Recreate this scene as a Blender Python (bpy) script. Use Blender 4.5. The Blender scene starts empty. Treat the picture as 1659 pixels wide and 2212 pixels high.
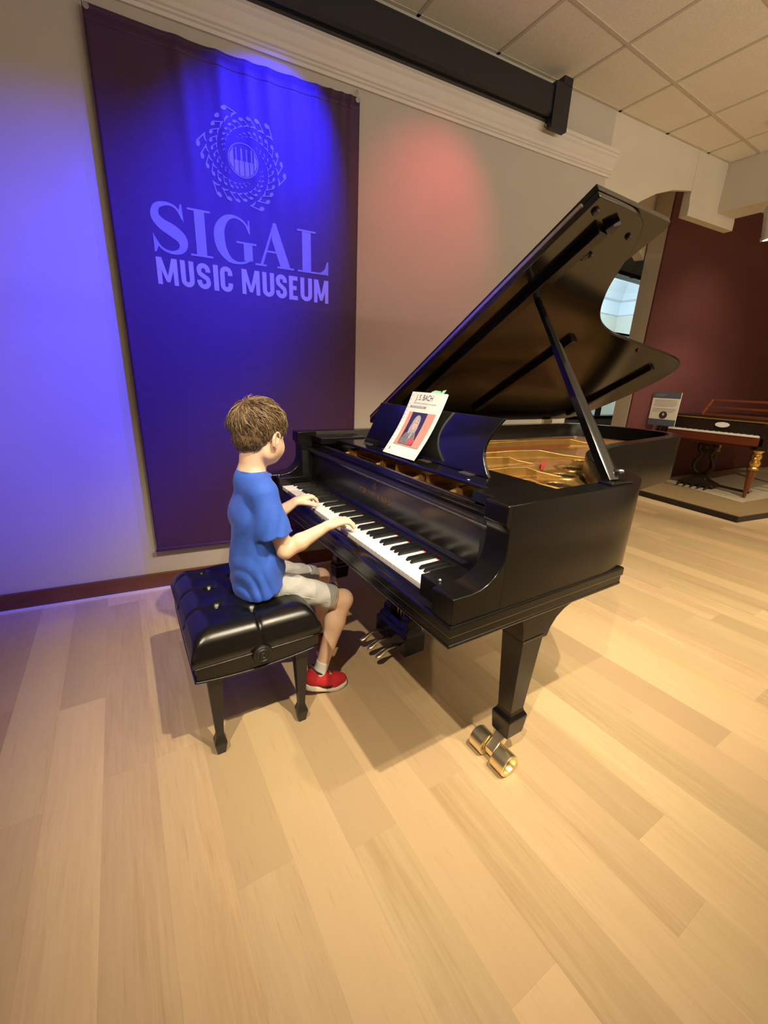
import bpy, bmesh, math, random
import numpy as np
from mathutils import Matrix, Vector
random.seed(7)
sc = bpy.context.scene
COL = sc.collection
R_ = math.radians

# ------------------------------------------------------------------ camera
cam_d = bpy.data.cameras.new('camera')
cam_d.sensor_fit = 'HORIZONTAL'
cam_d.sensor_width = 36.0
cam_d.lens = 893.0 / 1659.0 * 36.0
cam_d.clip_start = 0.02
cam = bpy.data.objects.new('camera', cam_d)
COL.objects.link(cam)
_p, _r, _y = R_(17.82), R_(2.41), R_(-32.4)
_F = Vector((0, math.cos(_p), -math.sin(_p))); _U = Vector((0, math.sin(_p), math.cos(_p))); _X = Vector((1, 0, 0))
_R2 = math.cos(_r) * _X + math.sin(_r) * _U
_U2 = -math.sin(_r) * _X + math.cos(_r) * _U
_m = Matrix((_R2, _U2, -_F)).transposed()
_m = Matrix.Rotation(_y, 3, 'Z') @ _m
cam.matrix_world = Matrix.Translation((0, 0, 1.286)) @ _m.to_4x4()
sc.camera = cam

# ------------------------------------------------------------------ world, exposure
w = bpy.data.worlds.new('world'); sc.world = w; w.use_nodes = True
w.node_tree.nodes['Background'].inputs[0].default_value = (1.0, 0.93, 0.82, 1)
w.node_tree.nodes['Background'].inputs[1].default_value = 0.05
sc.view_settings.view_transform = 'Standard'
sc.view_settings.look = 'None'
sc.view_settings.exposure = 0.0
sc.view_settings.gamma = 1.0
sc.view_settings.use_curve_mapping = False

# ------------------------------------------------------------------ lights of the room (ceiling track heads, stage wash lamps, fluorescent daylight next door) and added fill lamps
def aim(o, loc, to):
    o.location = loc
    o.rotation_euler = (Vector(to) - Vector(loc)).to_track_quat('-Z', 'Y').to_euler()
def spot(name, loc, to, power, color, angle, blend=0.6, radius=0.03):
    d = bpy.data.lights.new(name, 'SPOT')
    d.energy = power; d.color = color; d.spot_size = R_(angle); d.spot_blend = blend; d.shadow_soft_size = radius
    o = bpy.data.objects.new(name, d); COL.objects.link(o); aim(o, loc, to); return o
def area(name, loc, to, power, color, sx, sy):
    d = bpy.data.lights.new(name, 'AREA'); d.shape = 'RECTANGLE'; d.size = sx; d.size_y = sy
    d.energy = power; d.color = color
    o = bpy.data.objects.new(name, d); COL.objects.link(o); aim(o, loc, to); return o
WARM = (1.0, 0.835, 0.585)
spot('track_spot_a', (0.75, -0.26, 3.10), (1.00, 1.42, 0.3), 380, WARM, 60, 1.0, 0.020)
spot('track_spot_b', (-0.70, -0.25, 3.10), (0.80, 1.25, 0.4), 330, WARM, 56, 1.0, 0.020)
spot('track_spot_c', (1.45, -0.35, 3.10), (1.55, 1.35, 0.3), 200, WARM, 62, 1.0, 0.028)
spot('track_spot_d', (3.3, -0.6, 3.10), (3.4, 1.1, 0.0), 600, WARM, 80, 1.0, 0.04)
spot('reflect_fill_a', (5.8, -1.6, 3.40), (7.0, -1.3, 0.0), 800, WARM, 105, 1.0, 0.05)  # added unseen fill: brightens the right floor that the piano side reflects
spot('reflect_fill_b', (8.6, -2.2, 3.40), (9.6, -4.2, 0.9), 420, WARM, 110, 1.0, 0.05)  # added unseen fill on the wall mirrored in the piano tail
spot('blue_wash_wall', (2.00, 0.20, 3.05), (-0.14, 2.66, 1.40), 1800, (0.022, 0.024, 1.0), 35, 1.0, 0.03)
spot('blue_wash_banner', (1.08, 1.98, 3.12), (0.72, 2.59, 2.14), 720, (0.012, 0.012, 1.0), 57, 0.9, 0.02)
spot('red_wash', (1.95, 1.65, 3.10), (1.80, 2.47, 2.10), 42, (1.0, 0.07, 0.14), 66, 1.0, 0.03)
spot('dais_spot', (5.3, 1.1, 2.75), (6.5, 2.3, 0.6), 165, WARM, 74, 0.6, 0.03)
spot('maroon_wall_spot', (6.4, 1.6, 3.3), (6.9, 3.0, 0.9), 68, (1.0, 0.85, 0.68), 90, 1.0, 0.05)
area('ceiling_fill_a', (1.6, -1.7, 2.2), (1.6, -1.3, 3.2), 58, (1.0, 0.91, 0.73), 1.6, 0.3)  # added fill behind the camera, pointed up to brighten ceiling and walls
area('ceiling_fill_b', (3.6, -1.7, 2.2), (3.5, -1.3, 3.2), 58, (1.0, 0.91, 0.73), 1.6, 0.3)  # second added fill, lifts the right part of the ceiling
area('next_room_light', (9.3, 5.6, 3.6), (10.5, 6.6, 1.5), 75, (0.86, 0.95, 1.0), 1.2, 1.2)

# ------------------------------------------------------------------ materials (all procedural)
MATS = {}
def mat(name, col, rough=0.5, metal=0.0, var=0.06, scale=12.0, bump=0.0, bscale=60.0, coat=0.0, spec=0.5, stretch=None, emit=None, est=0.0, sheen=0.0):
    if name in MATS: return MATS[name]
    m = bpy.data.materials.new(name); m.use_nodes = True
    nt = m.node_tree; b = nt.nodes['Principled BSDF']
    tc = nt.nodes.new('ShaderNodeTexCoord'); mp = nt.nodes.new('ShaderNodeMapping')
    nt.links.new(tc.outputs['Object'], mp.inputs[0])
    if stretch: mp.inputs['Scale'].default_value = stretch
    n = nt.nodes.new('ShaderNodeTexNoise'); n.inputs['Scale'].default_value = scale; n.inputs['Detail'].default_value = 5
    nt.links.new(mp.outputs[0], n.inputs['Vector'])
    r = nt.nodes.new('ShaderNodeValToRGB')
    lo = [max(0, c * (1 - var)) for c in col[:3]]; hi = [min(1, c * (1 + var)) for c in col[:3]]
    r.color_ramp.elements[0].color = (*lo, 1); r.color_ramp.elements[1].color = (*hi, 1)
    r.color_ramp.elements[0].position = 0.3; r.color_ramp.elements[1].position = 0.7
    nt.links.new(n.outputs['Fac'], r.inputs[0]); nt.links.new(r.outputs[0], b.inputs['Base Color'])
    b.inputs['Roughness'].default_value = rough; b.inputs['Metallic'].default_value = metal
    b.inputs['Coat Weight'].default_value = coat; b.inputs['Specular IOR Level'].default_value = spec
    if coat: b.inputs['Coat Roughness'].default_value = 0.08
    if sheen: b.inputs['Sheen Weight'].default_value = sheen
    if bump:
        n2 = nt.nodes.new('ShaderNodeTexNoise'); n2.inputs['Scale'].default_value = bscale; n2.inputs['Detail'].default_value = 6
        nt.links.new(mp.outputs[0], n2.inputs['Vector'])
        bp = nt.nodes.new('ShaderNodeBump'); bp.inputs['Strength'].default_value = bump; bp.inputs['Distance'].default_value = 0.004
        nt.links.new(n2.outputs['Fac'], bp.inputs['Height']); nt.links.new(bp.outputs[0], b.inputs['Normal'])
    if emit:
        b.inputs['Emission Color'].default_value = (*emit, 1); b.inputs['Emission Strength'].default_value = est
    MATS[name] = m
    return m

def wood_mat(name, a, b_, rough=0.4, gscale=3.0, per_object=0.16, coat=0.0, axis='Y'):
    """boards: grain stretched along one axis, a tone of its own for each board"""
    m = bpy.data.materials.new(name); m.use_nodes = True
    nt = m.node_tree; b = nt.nodes['Principled BSDF']; L = nt.links.new
    g = nt.nodes.new('ShaderNodeNewGeometry'); oi = nt.nodes.new('ShaderNodeObjectInfo')
    ml = nt.nodes.new('ShaderNodeMath'); ml.operation = 'MULTIPLY'; ml.inputs[1].default_value = 37.0
    L(oi.outputs['Random'], ml.inputs[0])
    cb = nt.nodes.new('ShaderNodeCombineXYZ'); L(ml.outputs[0], cb.inputs[0]); L(ml.outputs[0], cb.inputs[1]); L(ml.outputs[0], cb.inputs[2])
    ad = nt.nodes.new('ShaderNodeVectorMath'); ad.operation = 'ADD'; L(g.outputs['Position'], ad.inputs[0]); L(cb.outputs[0], ad.inputs[1])
    mp = nt.nodes.new('ShaderNodeMapping')
    s = {'Y': (22, 1.3, 22), 'X': (1.3, 22, 22), 'Z': (22, 22, 1.3)}[axis]
    mp.inputs['Scale'].default_value = s; L(ad.outputs[0], mp.inputs[0])
    n = nt.nodes.new('ShaderNodeTexNoise'); n.inputs['Scale'].default_value = gscale; n.inputs['Detail'].default_value = 8; n.inputs['Roughness'].default_value = 0.62
    n.inputs['Distortion'].default_value = 0.6; L(mp.outputs[0], n.inputs['Vector'])
    n3 = nt.nodes.new('ShaderNodeTexNoise'); n3.inputs['Scale'].default_value = 1.0; n3.inputs['Detail'].default_value = 3
    mp3 = nt.nodes.new('ShaderNodeMapping'); mp3.inputs['Scale'].default_value = tuple(v * 0.3 for v in s); L(ad.outputs[0], mp3.inputs[0]); L(mp3.outputs[0], n3.inputs['Vector'])
    mx0 = nt.nodes.new('ShaderNodeMath'); mx0.operation = 'MULTIPLY_ADD'; mx0.inputs[1].default_value = 0.5; L(n3.outputs['Fac'], mx0.inputs[0])
    hf = nt.nodes.new('ShaderNodeMath'); hf.operation = 'MULTIPLY'; hf.inputs[1].default_value = 0.5; L(n.outputs['Fac'], hf.inputs[0]); L(hf.outputs[0], mx0.inputs[2])
    r = nt.nodes.new('ShaderNodeValToRGB')
    r.color_ramp.elements[0].position = 0.36; r.color_ramp.elements[0].color = (*b_, 1)
    r.color_ramp.elements[1].position = 0.60; r.color_ramp.elements[1].color = (*a, 1)
    L(mx0.outputs[0], r.inputs[0])
    # the figure of the grain comes and goes along each board, with a few darker dashes
    nm_ = nt.nodes.new('ShaderNodeTexNoise'); nm_.inputs['Scale'].default_value = 0.16; nm_.inputs['Detail'].default_value = 2; L(mp.outputs[0], nm_.inputs['Vector'])
    rm = nt.nodes.new('ShaderNodeMapRange'); rm.inputs['From Min'].default_value = 0.38; rm.inputs['From Max'].default_value = 0.62; L(nm_.outputs['Fac'], rm.inputs['Value'])
    fc = nt.nodes.new('ShaderNodeMixRGB'); fc.inputs[1].default_value = tuple(0.62 * p + 0.38 * q for p, q in zip(a, b_)) + (1,); L(rm.outputs[0], fc.inputs[0]); L(r.outputs[0], fc.inputs[2])
    mpd = nt.nodes.new('ShaderNodeMapping'); mpd.inputs['Scale'].default_value = tuple(v * (4.0 if v > 5 else 3.2) for v in s); L(ad.outputs[0], mpd.inputs[0])
    nd = nt.nodes.new('ShaderNodeTexNoise'); nd.inputs['Scale'].default_value = 1.6; nd.inputs['Detail'].default_value = 3; L(mpd.outputs[0], nd.inputs['Vector'])
    rd = nt.nodes.new('ShaderNodeMapRange'); rd.inputs['From Min'].default_value = 0.62; rd.inputs['From Max'].default_value = 0.76; rd.inputs['To Max'].default_value = 0.30; L(nd.outputs['Fac'], rd.inputs['Value'])
    dk = nt.nodes.new('ShaderNodeMixRGB'); dk.blend_type = 'MULTIPLY'; dk.inputs[2].default_value = (0.62, 0.50, 0.38, 1); L(rd.outputs[0], dk.inputs[0]); L(fc.outputs[0], dk.inputs[1])
    hs = nt.nodes.new('ShaderNodeHueSaturation'); L(dk.outputs[0], hs.inputs['Color'])
    hv = nt.nodes.new('ShaderNodeMath'); hv.operation = 'MULTIPLY'; hv.inputs[1].default_value = 7.31; L(oi.outputs['Random'], hv.inputs[0])
    hfr = nt.nodes.new('ShaderNodeMath'); hfr.operation = 'FRACT'; L(hv.outputs[0], hfr.inputs[0])
    hm = nt.nodes.new('ShaderNodeMapRange'); hm.inputs['To Min'].default_value = 0.493; hm.inputs['To Max'].default_value = 0.505; L(hfr.outputs[0], hm.inputs['Value']); L(hm.outputs[0], hs.inputs['Hue'])
    v = nt.nodes.new('ShaderNodeMapRange'); v.inputs['To Min'].default_value = 1 - per_object; v.inputs['To Max'].default_value = 1 + per_object * 0.55
    L(oi.outputs['Random'], v.inputs['Value']); L(v.outputs[0], hs.inputs['Value'])
    L(hs.outputs[0], b.inputs['Base Color'])
    b.inputs['Roughness'].default_value = rough; b.inputs['Coat Weight'].default_value = coat
    bp = nt.nodes.new('ShaderNodeBump'); bp.inputs['Strength'].default_value = 0.12; bp.inputs['Distance'].default_value = 0.002
    L(n.outputs['Fac'], bp.inputs['Height']); L(bp.outputs[0], b.inputs['Normal'])
    MATS[name] = m; return m

wood_mat('maple', (0.62, 0.465, 0.272), (0.47, 0.325, 0.170), 0.36, 3.0, 0.18)
wood_mat('mahogany', (0.17, 0.055, 0.028), (0.10, 0.03, 0.014), 0.35, 2.0, 0.05, axis='X')
wood_mat('antique_wood', (0.20, 0.055, 0.02), (0.09, 0.022, 0.01), 0.3, 2.0, 0.08, axis='Y')
mat('wall_paint', (0.49, 0.44, 0.385), 0.75, var=0.03, scale=3, bump=0.08, bscale=180)
mat('trim_paint', (0.66, 0.60, 0.54), 0.5, var=0.02, scale=5)
mat('maroon_paint', (0.125, 0.035, 0.035), 0.7, var=0.05, scale=4, bump=0.08, bscale=180)
mat('ceiling_tile', (0.78, 0.71, 0.58), 0.9, var=0.10, scale=160, bump=0.5, bscale=220)
mat('grid_bar', (0.56, 0.49, 0.39), 0.6, var=0.03)
mat('plaster', (0.62, 0.56, 0.46), 0.8, var=0.04, scale=2.5, bump=0.1, bscale=120)
mat('next_room_wall', (0.70, 0.74, 0.72), 0.8, var=0.03)
mat('next_room_crown', (0.72, 0.82, 0.95), 0.6, var=0.02)
mat('next_room_ceiling', (0.95, 0.90, 0.45), 0.8, var=0.02)
mat('banner_cloth', (0.042, 0.0055, 0.048), 0.62, var=0.10, scale=30, bump=0.10, bscale=500, sheen=0.15)
mat('banner_ink', (0.24, 0.22, 0.30), 0.6, var=0.05, scale=40)
mat('banner_ink_pale', (0.38, 0.35, 0.45), 0.6, var=0.04, scale=40)
mat('ebony', (0.005, 0.0047, 0.0047), 0.14, var=0.15, scale=6, spec=0.65, bump=0.015, bscale=9)
mat('ebony_soft', (0.008, 0.0075, 0.0075), 0.24, var=0.15, scale=6, spec=0.8, bump=0.01, bscale=9)
mat('ebony_satin', (0.005, 0.0047, 0.0045), 0.22, var=0.15, scale=6, spec=0.42, bump=0.015, bscale=9)
mat('inner_black', (0.006, 0.006, 0.006), 0.5, var=0.1)
mat('ivory', (0.86, 0.84, 0.78), 0.22, var=0.02, scale=30)
mat('key_wood', (0.70, 0.62, 0.45), 0.5, var=0.08, scale=40)
mat('black_key', (0.010, 0.010, 0.010), 0.28, var=0.2, scale=40)
mat('red_felt', (0.36, 0.02, 0.03), 0.9, var=0.1, scale=200)
mat('plate_gold', (0.50, 0.30, 0.085), 0.30, metal=0.75, var=0.10, scale=14)
mat('soundboard', (0.30, 0.15, 0.06), 0.4, var=0.15, scale=3, stretch=(1, 14, 1))
mat('copper_string', (0.48, 0.20, 0.09), 0.35, metal=0.8, var=0.2, scale=60)
mat('steel', (0.55, 0.55, 0.55), 0.25, metal=1.0, var=0.05)
mat('brass', (0.88, 0.77, 0.50), 0.32, metal=1.0, var=0.05, scale=25)
mat('gilt', (0.80, 0.52, 0.14), 0.28, metal=1.0, var=0.15, scale=60)
mat('vinyl', (0.005, 0.0047, 0.0045), 0.25, var=0.2, scale=30, bump=0.08, bscale=700, spec=0.5)
mat('satin_black', (0.012, 0.011, 0.010), 0.38, var=0.1)
mat('screen_case', (0.010, 0.010, 0.012), 0.45, var=0.1)
mat('paper', (0.86, 0.85, 0.82), 0.55, var=0.01, scale=30)
mat('print_dark', (0.045, 0.035, 0.05), 0.6)
mat('print_grey', (0.30, 0.29, 0.30), 0.6)
mat('print_salmon', (0.80, 0.32, 0.25), 0.55, var=0.03)
mat('print_navy', (0.035, 0.03, 0.11), 0.55, var=0.2, scale=60)
mat('print_wig', (0.40, 0.38, 0.42), 0.55, var=0.2, scale=200)
mat('print_skin', (0.68, 0.46, 0.38), 0.55, var=0.06, scale=90)
mat('print_coat', (0.20, 0.19, 0.20), 0.55, var=0.45, scale=160)
mat('print_red', (0.60, 0.09, 0.10), 0.55, var=0.2, scale=120)
mat('green_tab', (0.35, 0.75, 0.45), 0.5)
mat('carpet', (0.40, 0.34, 0.24), 0.95, var=0.12, scale=240, bump=0.4, bscale=400)
mat('dais_top', (0.26, 0.185, 0.09), 0.6, var=0.08, scale=20)
mat('dais_edge', (0.015, 0.008, 0.008), 0.5)
mat('placard_blue', (0.10, 0.13, 0.19), 0.5, var=0.1)
mat('placard_white', (0.86, 0.84, 0.76), 0.5, var=0.02)
mat('dark_wood', (0.020, 0.010, 0.007), 0.35, var=0.3, scale=8)
mat('lamp_white', (0.62, 0.58, 0.52), 0.4, var=0.02)
mat('lamp_glow', (1, 0.95, 0.85), 0.5, emit=(1.0, 0.90, 0.72), est=9.0)
mat('gold_letter', (0.30, 0.17, 0.07), 0.4, metal=0.8)
def glass_mat():
    m = bpy.data.materials.new('window_glass'); m.use_nodes = True; nt = m.node_tree
    for n in list(nt.nodes): nt.nodes.remove(n)
    o = nt.nodes.new('ShaderNodeOutputMaterial'); mx = nt.nodes.new('ShaderNodeMixShader')
    t = nt.nodes.new('ShaderNodeBsdfTransparent'); t.inputs[0].default_value = (0.93, 0.97, 0.96, 1)
    g = nt.nodes.new('ShaderNodeBsdfGlossy'); g.inputs['Roughness'].default_value = 0.03
    mx.inputs[0].default_value = 0.07
    nt.links.new(t.outputs[0], mx.inputs[1]); nt.links.new(g.outputs[0], mx.inputs[2])
    nt.links.new(mx.outputs[0], o.inputs[0]); MATS['window_glass'] = m
glass_mat()

# ------------------------------------------------------------------ mesh helpers
class MB:
    def __init__(s): s.v = []; s.f = []
    def add(s, vs, fs):
        n = len(s.v); s.v += [tuple(v) for v in vs]; s.f += [tuple(i + n for i in f) for f in fs]; return s
    def hexa(s, p):  # 8 points: bottom 4 (ccw), top 4
        return s.add(p, [(3, 2, 1, 0), (4, 5, 6, 7), (0, 1, 5, 4), (1, 2, 6, 5), (2, 3, 7, 6), (3, 0, 4, 7)])
    def box(s, x0, x1, y0, y1, z0, z1):
        return s.hexa([(x0, y0, z0), (x1, y0, z0), (x1, y1, z0), (x0, y1, z0), (x0, y0, z1), (x1, y0, z1), (x1, y1, z1), (x0, y1, z1)])
    def prism(s, poly, a, b, fn):
        """poly: 2-D outline; fn(u, v, t) -> 3-D; extruded from t=a to t=b"""
        n = len(poly)
        vs = [fn(u, v, a) for u, v in poly] + [fn(u, v, b) for u, v in poly]
        fs = [tuple(range(n - 1, -1, -1)), tuple(range(n, 2 * n))] + [(i, (i + 1) % n, n + (i + 1) % n, n + i) for i in range(n)]
        return s.add(vs, fs)
    def rings(s, rs, cap0=True, cap1=True, closed=True):
        """list of point rings, joined one to the next"""
        n = len(rs[0]); vs = [p for r in rs for p in r]; fs = []
        for k in range(len(rs) - 1):
            for i in range(n if closed else n - 1):
                j = (i + 1) % n
                fs.append((k * n + i, k * n + j, (k + 1) * n + j, (k + 1) * n + i))
        if cap0: fs.append(tuple(range(n - 1, -1, -1)))
        if cap1: fs.append(tuple((len(rs) - 1) * n + i for i in range(n)))
        return s.add(vs, fs)
    def lathe(s, prof, o, ax=(0, 0, 1), n=20, cap=True):
        ax = Vector(ax).normalized(); e1 = ax.orthogonal().normalized(); e2 = ax.cross(e1); o = Vector(o)
        return s.rings([[o + ax * h + (e1 * math.cos(2 * math.pi * i / n) + e2 * math.sin(2 * math.pi * i / n)) * r for i in range(n)] for r, h in prof], cap, cap)
    def tube(s, pts, rad, n=8, cap=True):
        pts = [Vector(p) for p in pts]; rs = []
        rads = rad if isinstance(rad, (list, tuple)) else [rad] * len(pts)
        e1 = None
        for k, p in enumerate(pts):
            d = (pts[min(k + 1, len(pts) - 1)] - pts[max(k - 1, 0)]).normalized()
            if e1 is None: e1 = d.orthogonal().normalized()
            e1 = (e1 - d * e1.dot(d)).normalized(); e2 = d.cross(e1)
            rs.append([p + (e1 * math.cos(2 * math.pi * i / n) + e2 * math.sin(2 * math.pi * i / n)) * rads[k] for i in range(n)])
        return s.rings(rs, cap, cap)
    def mesh(s, name, smooth=False):
        me = bpy.data.meshes.new(name); me.from_pydata([tuple(v) for v in s.v], [], s.f); me.update()
        bm = bmesh.new(); bm.from_mesh(me); bmesh.ops.recalc_face_normals(bm, faces=bm.faces); bm.to_mesh(me); bm.free()
        if smooth: me.polygons.foreach_set('use_smooth', [True] * len(me.polygons))
        return me
    def build(s, name, m, parent=None, smooth=False, bevel=0, seg=2, auto=None):
        return link(name, s.mesh(name, smooth or auto is not None), m, parent, bevel, seg, auto)

ORG = {}
def link(name, me, m, parent=None, bevel=0, seg=2, auto=None):
    o = bpy.data.objects.new(name, me); COL.objects.link(o)
    if m is not None and not me.materials: me.materials.append(MATS[m] if isinstance(m, str) else m)
    if parent is not None:
        o.parent = parent
        o.matrix_parent_inverse = Matrix.Translation(-ORG.get(parent.name, Vector((0, 0, 0))))
    if bevel:
        b = o.modifiers.new('bevel', 'BEVEL'); b.width = bevel; b.segments = seg; b.limit_method = 'ANGLE'; b.angle_limit = R_(35)
        b.harden_normals = False
    if auto is not None:
        try:
            me.polygons.foreach_set('use_smooth', [True] * len(me.polygons))
            me.set_sharp_from_angle(angle=R_(auto))
        except Exception: pass
    return o
def thing(name, loc, label, cat, group=None):
    e = bpy.data.objects.new(name, None); COL.objects.link(e); e.location = loc; e.empty_display_size = 0.1
    ORG[e.name] = Vector(loc)
    return tag(e, label, cat, group)
def tag(o, label, cat=None, group=None, kind=None):
    o['label'] = label
    if cat: o['category'] = cat
    if group: o['group'] = group
    if kind: o['kind'] = kind
    return o
def struct(o, label, cat): return tag(o, label, cat, None, 'structure')
def crom(pts, k=8, closed=False):
    out = []; n = len(pts); P = [Vector(p) for p in pts]
    rng = range(n if closed else n - 1)
    for i in rng:
        if closed: a, b, c, d = P[i - 1], P[i], P[(i + 1) % n], P[(i + 2) % n]
        else: a, b, c, d = P[max(i - 1, 0)], P[i], P[i + 1], P[min(i + 2, n - 1)]
        for j in range(k):
            t = j / k
            out.append(0.5 * ((2 * b) + (c - a) * t + (2 * a - 5 * b + 4 * c - d) * t * t + (3 * b - a - 3 * c + d) * t ** 3))
    if not closed: out.append(P[-1])
    return out

# wall frame: s along the back wall to the right, off = distance into the room, z up
WA = R_(-6.0)
WD = Vector((math.cos(WA), math.sin(WA), 0)); WN = Vector((math.sin(WA), -math.cos(WA), 0)); W0 = Vector((0.131, 2.655, 0))
def wp(s, off, z): return W0 + WD * s + WN * off + Vector((0, 0, z))
def wbox(mb, s0, s1, o0, o1, z0, z1):
    return mb.hexa([wp(s0, o1, z0), wp(s1, o1, z0), wp(s1, o0, z0), wp(s0, o0, z0), wp(s0, o1, z1), wp(s1, o1, z1), wp(s1, o0, z1), wp(s0, o0, z1)])
CEIL = 3.19
# ------------------------------------------------------------------ floor
fl = MB().box(-3.2, 13.2, -4.2, 8.2, -0.10, -0.008).build('floor', 'maple')
struct(fl, 'light maple plank floor running from under the piano to the camera', 'floor')
PW, PL = 0.1512, 1.219
def plank_mesh(length, i):
    w2, c = PW / 2 - 0.00004, 0.00012
    mb = MB()
    mb.rings([[(-w2, 0, -0.008), (w2, 0, -0.008), (w2, length, -0.008), (-w2, length, -0.008)],
              [(-w2, 0, -c), (w2, 0, -c), (w2, length, -c), (-w2, length, -c)],
              [(-w2 + c, c, 0), (w2 - c, c, 0), (w2 - c, length - c, 0), (-w2 + c, length - c, 0)]])
    me = mb.mesh('plank'); me.materials.append(MATS['maple']); return me
FULL = plank_mesh(PL - 0.0001, 0)
JOINT = {-1: 1.287, 1: 1.325, 3: 0.79, 5: 0.726, 9: 0.145, 10: 0.32, 13: 0.61, 22: 1.13, 20: 0.85}
def wall_y(x): return W0.y + (x - W0.x) * math.tan(WA)
for k in range(-9, 37):
    x0 = -0.355 + PW * k; xc = x0 + PW / 2
    far = wall_y(xc) if xc < 3.3 else 2.95
    j = JOINT.get(k, random.uniform(0, PL))
    a = j - PL * 4
    while a + PL < -0.9: a += PL
    while a < far - 0.02:
        b = min(a + PL, far)
        me = FULL if b - a > PL - 0.005 else plank_mesh(b - a - 0.0001, 1)
        o = link('plank', me, None, fl); o.location = (xc, a, 0)
        a += PL

# ------------------------------------------------------------------ back wall with trim
mw = MB(); wbox(mw, -3.3, 3.20, -0.15, 0.0, -0.05, CEIL + 0.1)
wb = struct(mw.build('wall_back', 'wall_paint'), 'beige painted wall behind the banner and the piano lid', 'wall')
mw = MB(); wbox(mw, -3.3, 3.20, 0.0, 0.018, 0.0, 0.102)
bb = struct(mw.build('baseboard_back', 'mahogany', bevel=0.004), 'reddish brown wooden baseboard along the back wall', 'baseboard')
mw = MB(); wbox(mw, -3.3, 3.20, 0.018, 0.036, 0.0, 0.010)
tag(mw.build('floor_strip', 'trim_paint', bb), 'pale strip along the foot of the baseboard')
prof = [(0.0, 2.785), (0.012, 2.785), (0.014, 2.800), (0.022, 2.806), (0.022, 2.814), (0.030, 2.820), (0.032, 2.838), (0.040, 2.850), (0.056, 2.880), (0.066, 2.892), (0.066, 2.904), (0.075, 2.910), (0.075, 2.930), (0.0, 2.930)]
mw = MB(); mw.prism(prof, -3.3, 3.22, lambda u, v, t: wp(t, u, v))
struct(mw.build('trim_1', 'trim_paint'), 'moulded cream crown trim above the banner', 'trim')
# upper bulkhead that runs on past the end of the wall, and the header that crosses the room
arch = [(3.20, CEIL + 0.1), (3.20, 2.36), (3.30, 2.46), (3.45, 2.59), (3.62, 2.71), (3.80, 2.80), (4.00, 2.865), (4.20, 2.900), (4.26, 2.905), (4.68, 2.905), (4.68, CEIL + 0.1)]
mw = MB(); mw.prism(arch, 0.0, -0.03, lambda u, v, t: wp(u, t, v))
struct(mw.build('wall_bulkhead', 'plaster'), 'plaster bulkhead running on past the end of the back wall', 'bulkhead')
hA, hB = Vector((3.30, 2.345, 0)), Vector((5.695, 3.275, 0)); hN = Vector((-(hB - hA).y, (hB - hA).x, 0)).normalized() * 0.10
def hz_(p, z): return (p.x, p.y, z)
mw = MB().hexa([hz_(hA, 2.80), hz_(hB, 2.80), hz_(hB + hN, 2.80), hz_(hA + hN, 2.80), hz_(hA, 3.65), hz_(hB, 3.65), hz_(hB + hN, 3.65), hz_(hA + hN, 3.65)])
struct(mw.build('wall_over_window', 'plaster'), 'plaster wall above the opening behind the raised lid', 'wall')
mw = MB()
mw.prism([(-0.001, 2.725), (0.010, 2.725), (0.010, 2.790), (0.002, 2.850), (0.002, CEIL + 0.1), (-0.06, CEIL + 0.1), (-0.06, 2.725)], 4.24, 4.95, lambda u, v, t: wp(t, u, v))
struct(mw.build('trim_2', 'plaster'), 'moulded plaster end block under the crossing header', 'trim')
mw = MB().box(4.77, 5.02, -4.2, 2.25, 2.815, CEIL + 0.1)
struct(mw.build('wall_header', 'plaster'), 'plaster header crossing the room beyond the ceiling tiles', 'header')
# rest of the room shell
struct(MB().box(-3.35, -3.2, -4.2, 3.3, -0.05, 3.4).build('wall_left', 'wall_paint'), 'beige side wall left of the camera', 'wall')
struct(MB().box(-3.35, 13.2, -4.35, -4.2, -0.05, 3.8).build('wall_front', 'wall_paint'), 'beige wall behind the camera', 'wall')
struct(MB().box(13.05, 13.2, -4.2, 4.0, -0.05, 3.8).build('wall_right', 'wall_paint'), 'beige wall at the far right end', 'wall')
# maroon partition with a plain end
pd = Vector((math.cos(R_(-4)), math.sin(R_(-4)), 0)); pn = Vector((-pd.y, pd.x, 0)); p0 = Vector((5.70, 3.05, 0))
def pp(a, b, z): return p0 + pd * a + pn * b + Vector((0, 0, z))
def pbox(mb, a0, a1, b0, b1, z0, z1):
    return mb.hexa([pp(a0, b0, z0), pp(a1, b0, z0), pp(a1, b1, z0), pp(a0, b1, z0), pp(a0, b0, z1), pp(a1, b0, z1), pp(a1, b1, z1), pp(a0, b1, z1)])
mw = MB(); pbox(mw, 0.004, 7.4, 0.0, 0.02, -0.05, 3.7)
struct(mw.build('wall_maroon', 'maroon_paint'), 'maroon painted wall behind the antique piano', 'wall')
mw = MB(); pbox(mw, 0.0, 7.4, 0.021, 0.225, -0.05, 3.7)
struct(mw.build('wall_partition', 'plaster'), 'beige end of the partition beside the maroon wall', 'wall')
struct(MB().box(4.78, 13.2, -4.35, 4.7, 3.6, 3.75).build('ceiling_far', 'plaster'), 'plain plaster ceiling over the second gallery', 'ceiling')
struct(MB().box(2.6, 4.78, 2.55, 4.7, 3.35, 3.6).build('ceiling_alcove', 'plaster'), 'plain ceiling of the alcove behind the lid', 'ceiling')
struct(MB().box(2.6, 2.75, 2.57, 4.7, -0.05, 3.4).build('wall_alcove', 'wall_paint'), 'beige side wall of the alcove behind the lid', 'wall')
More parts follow.
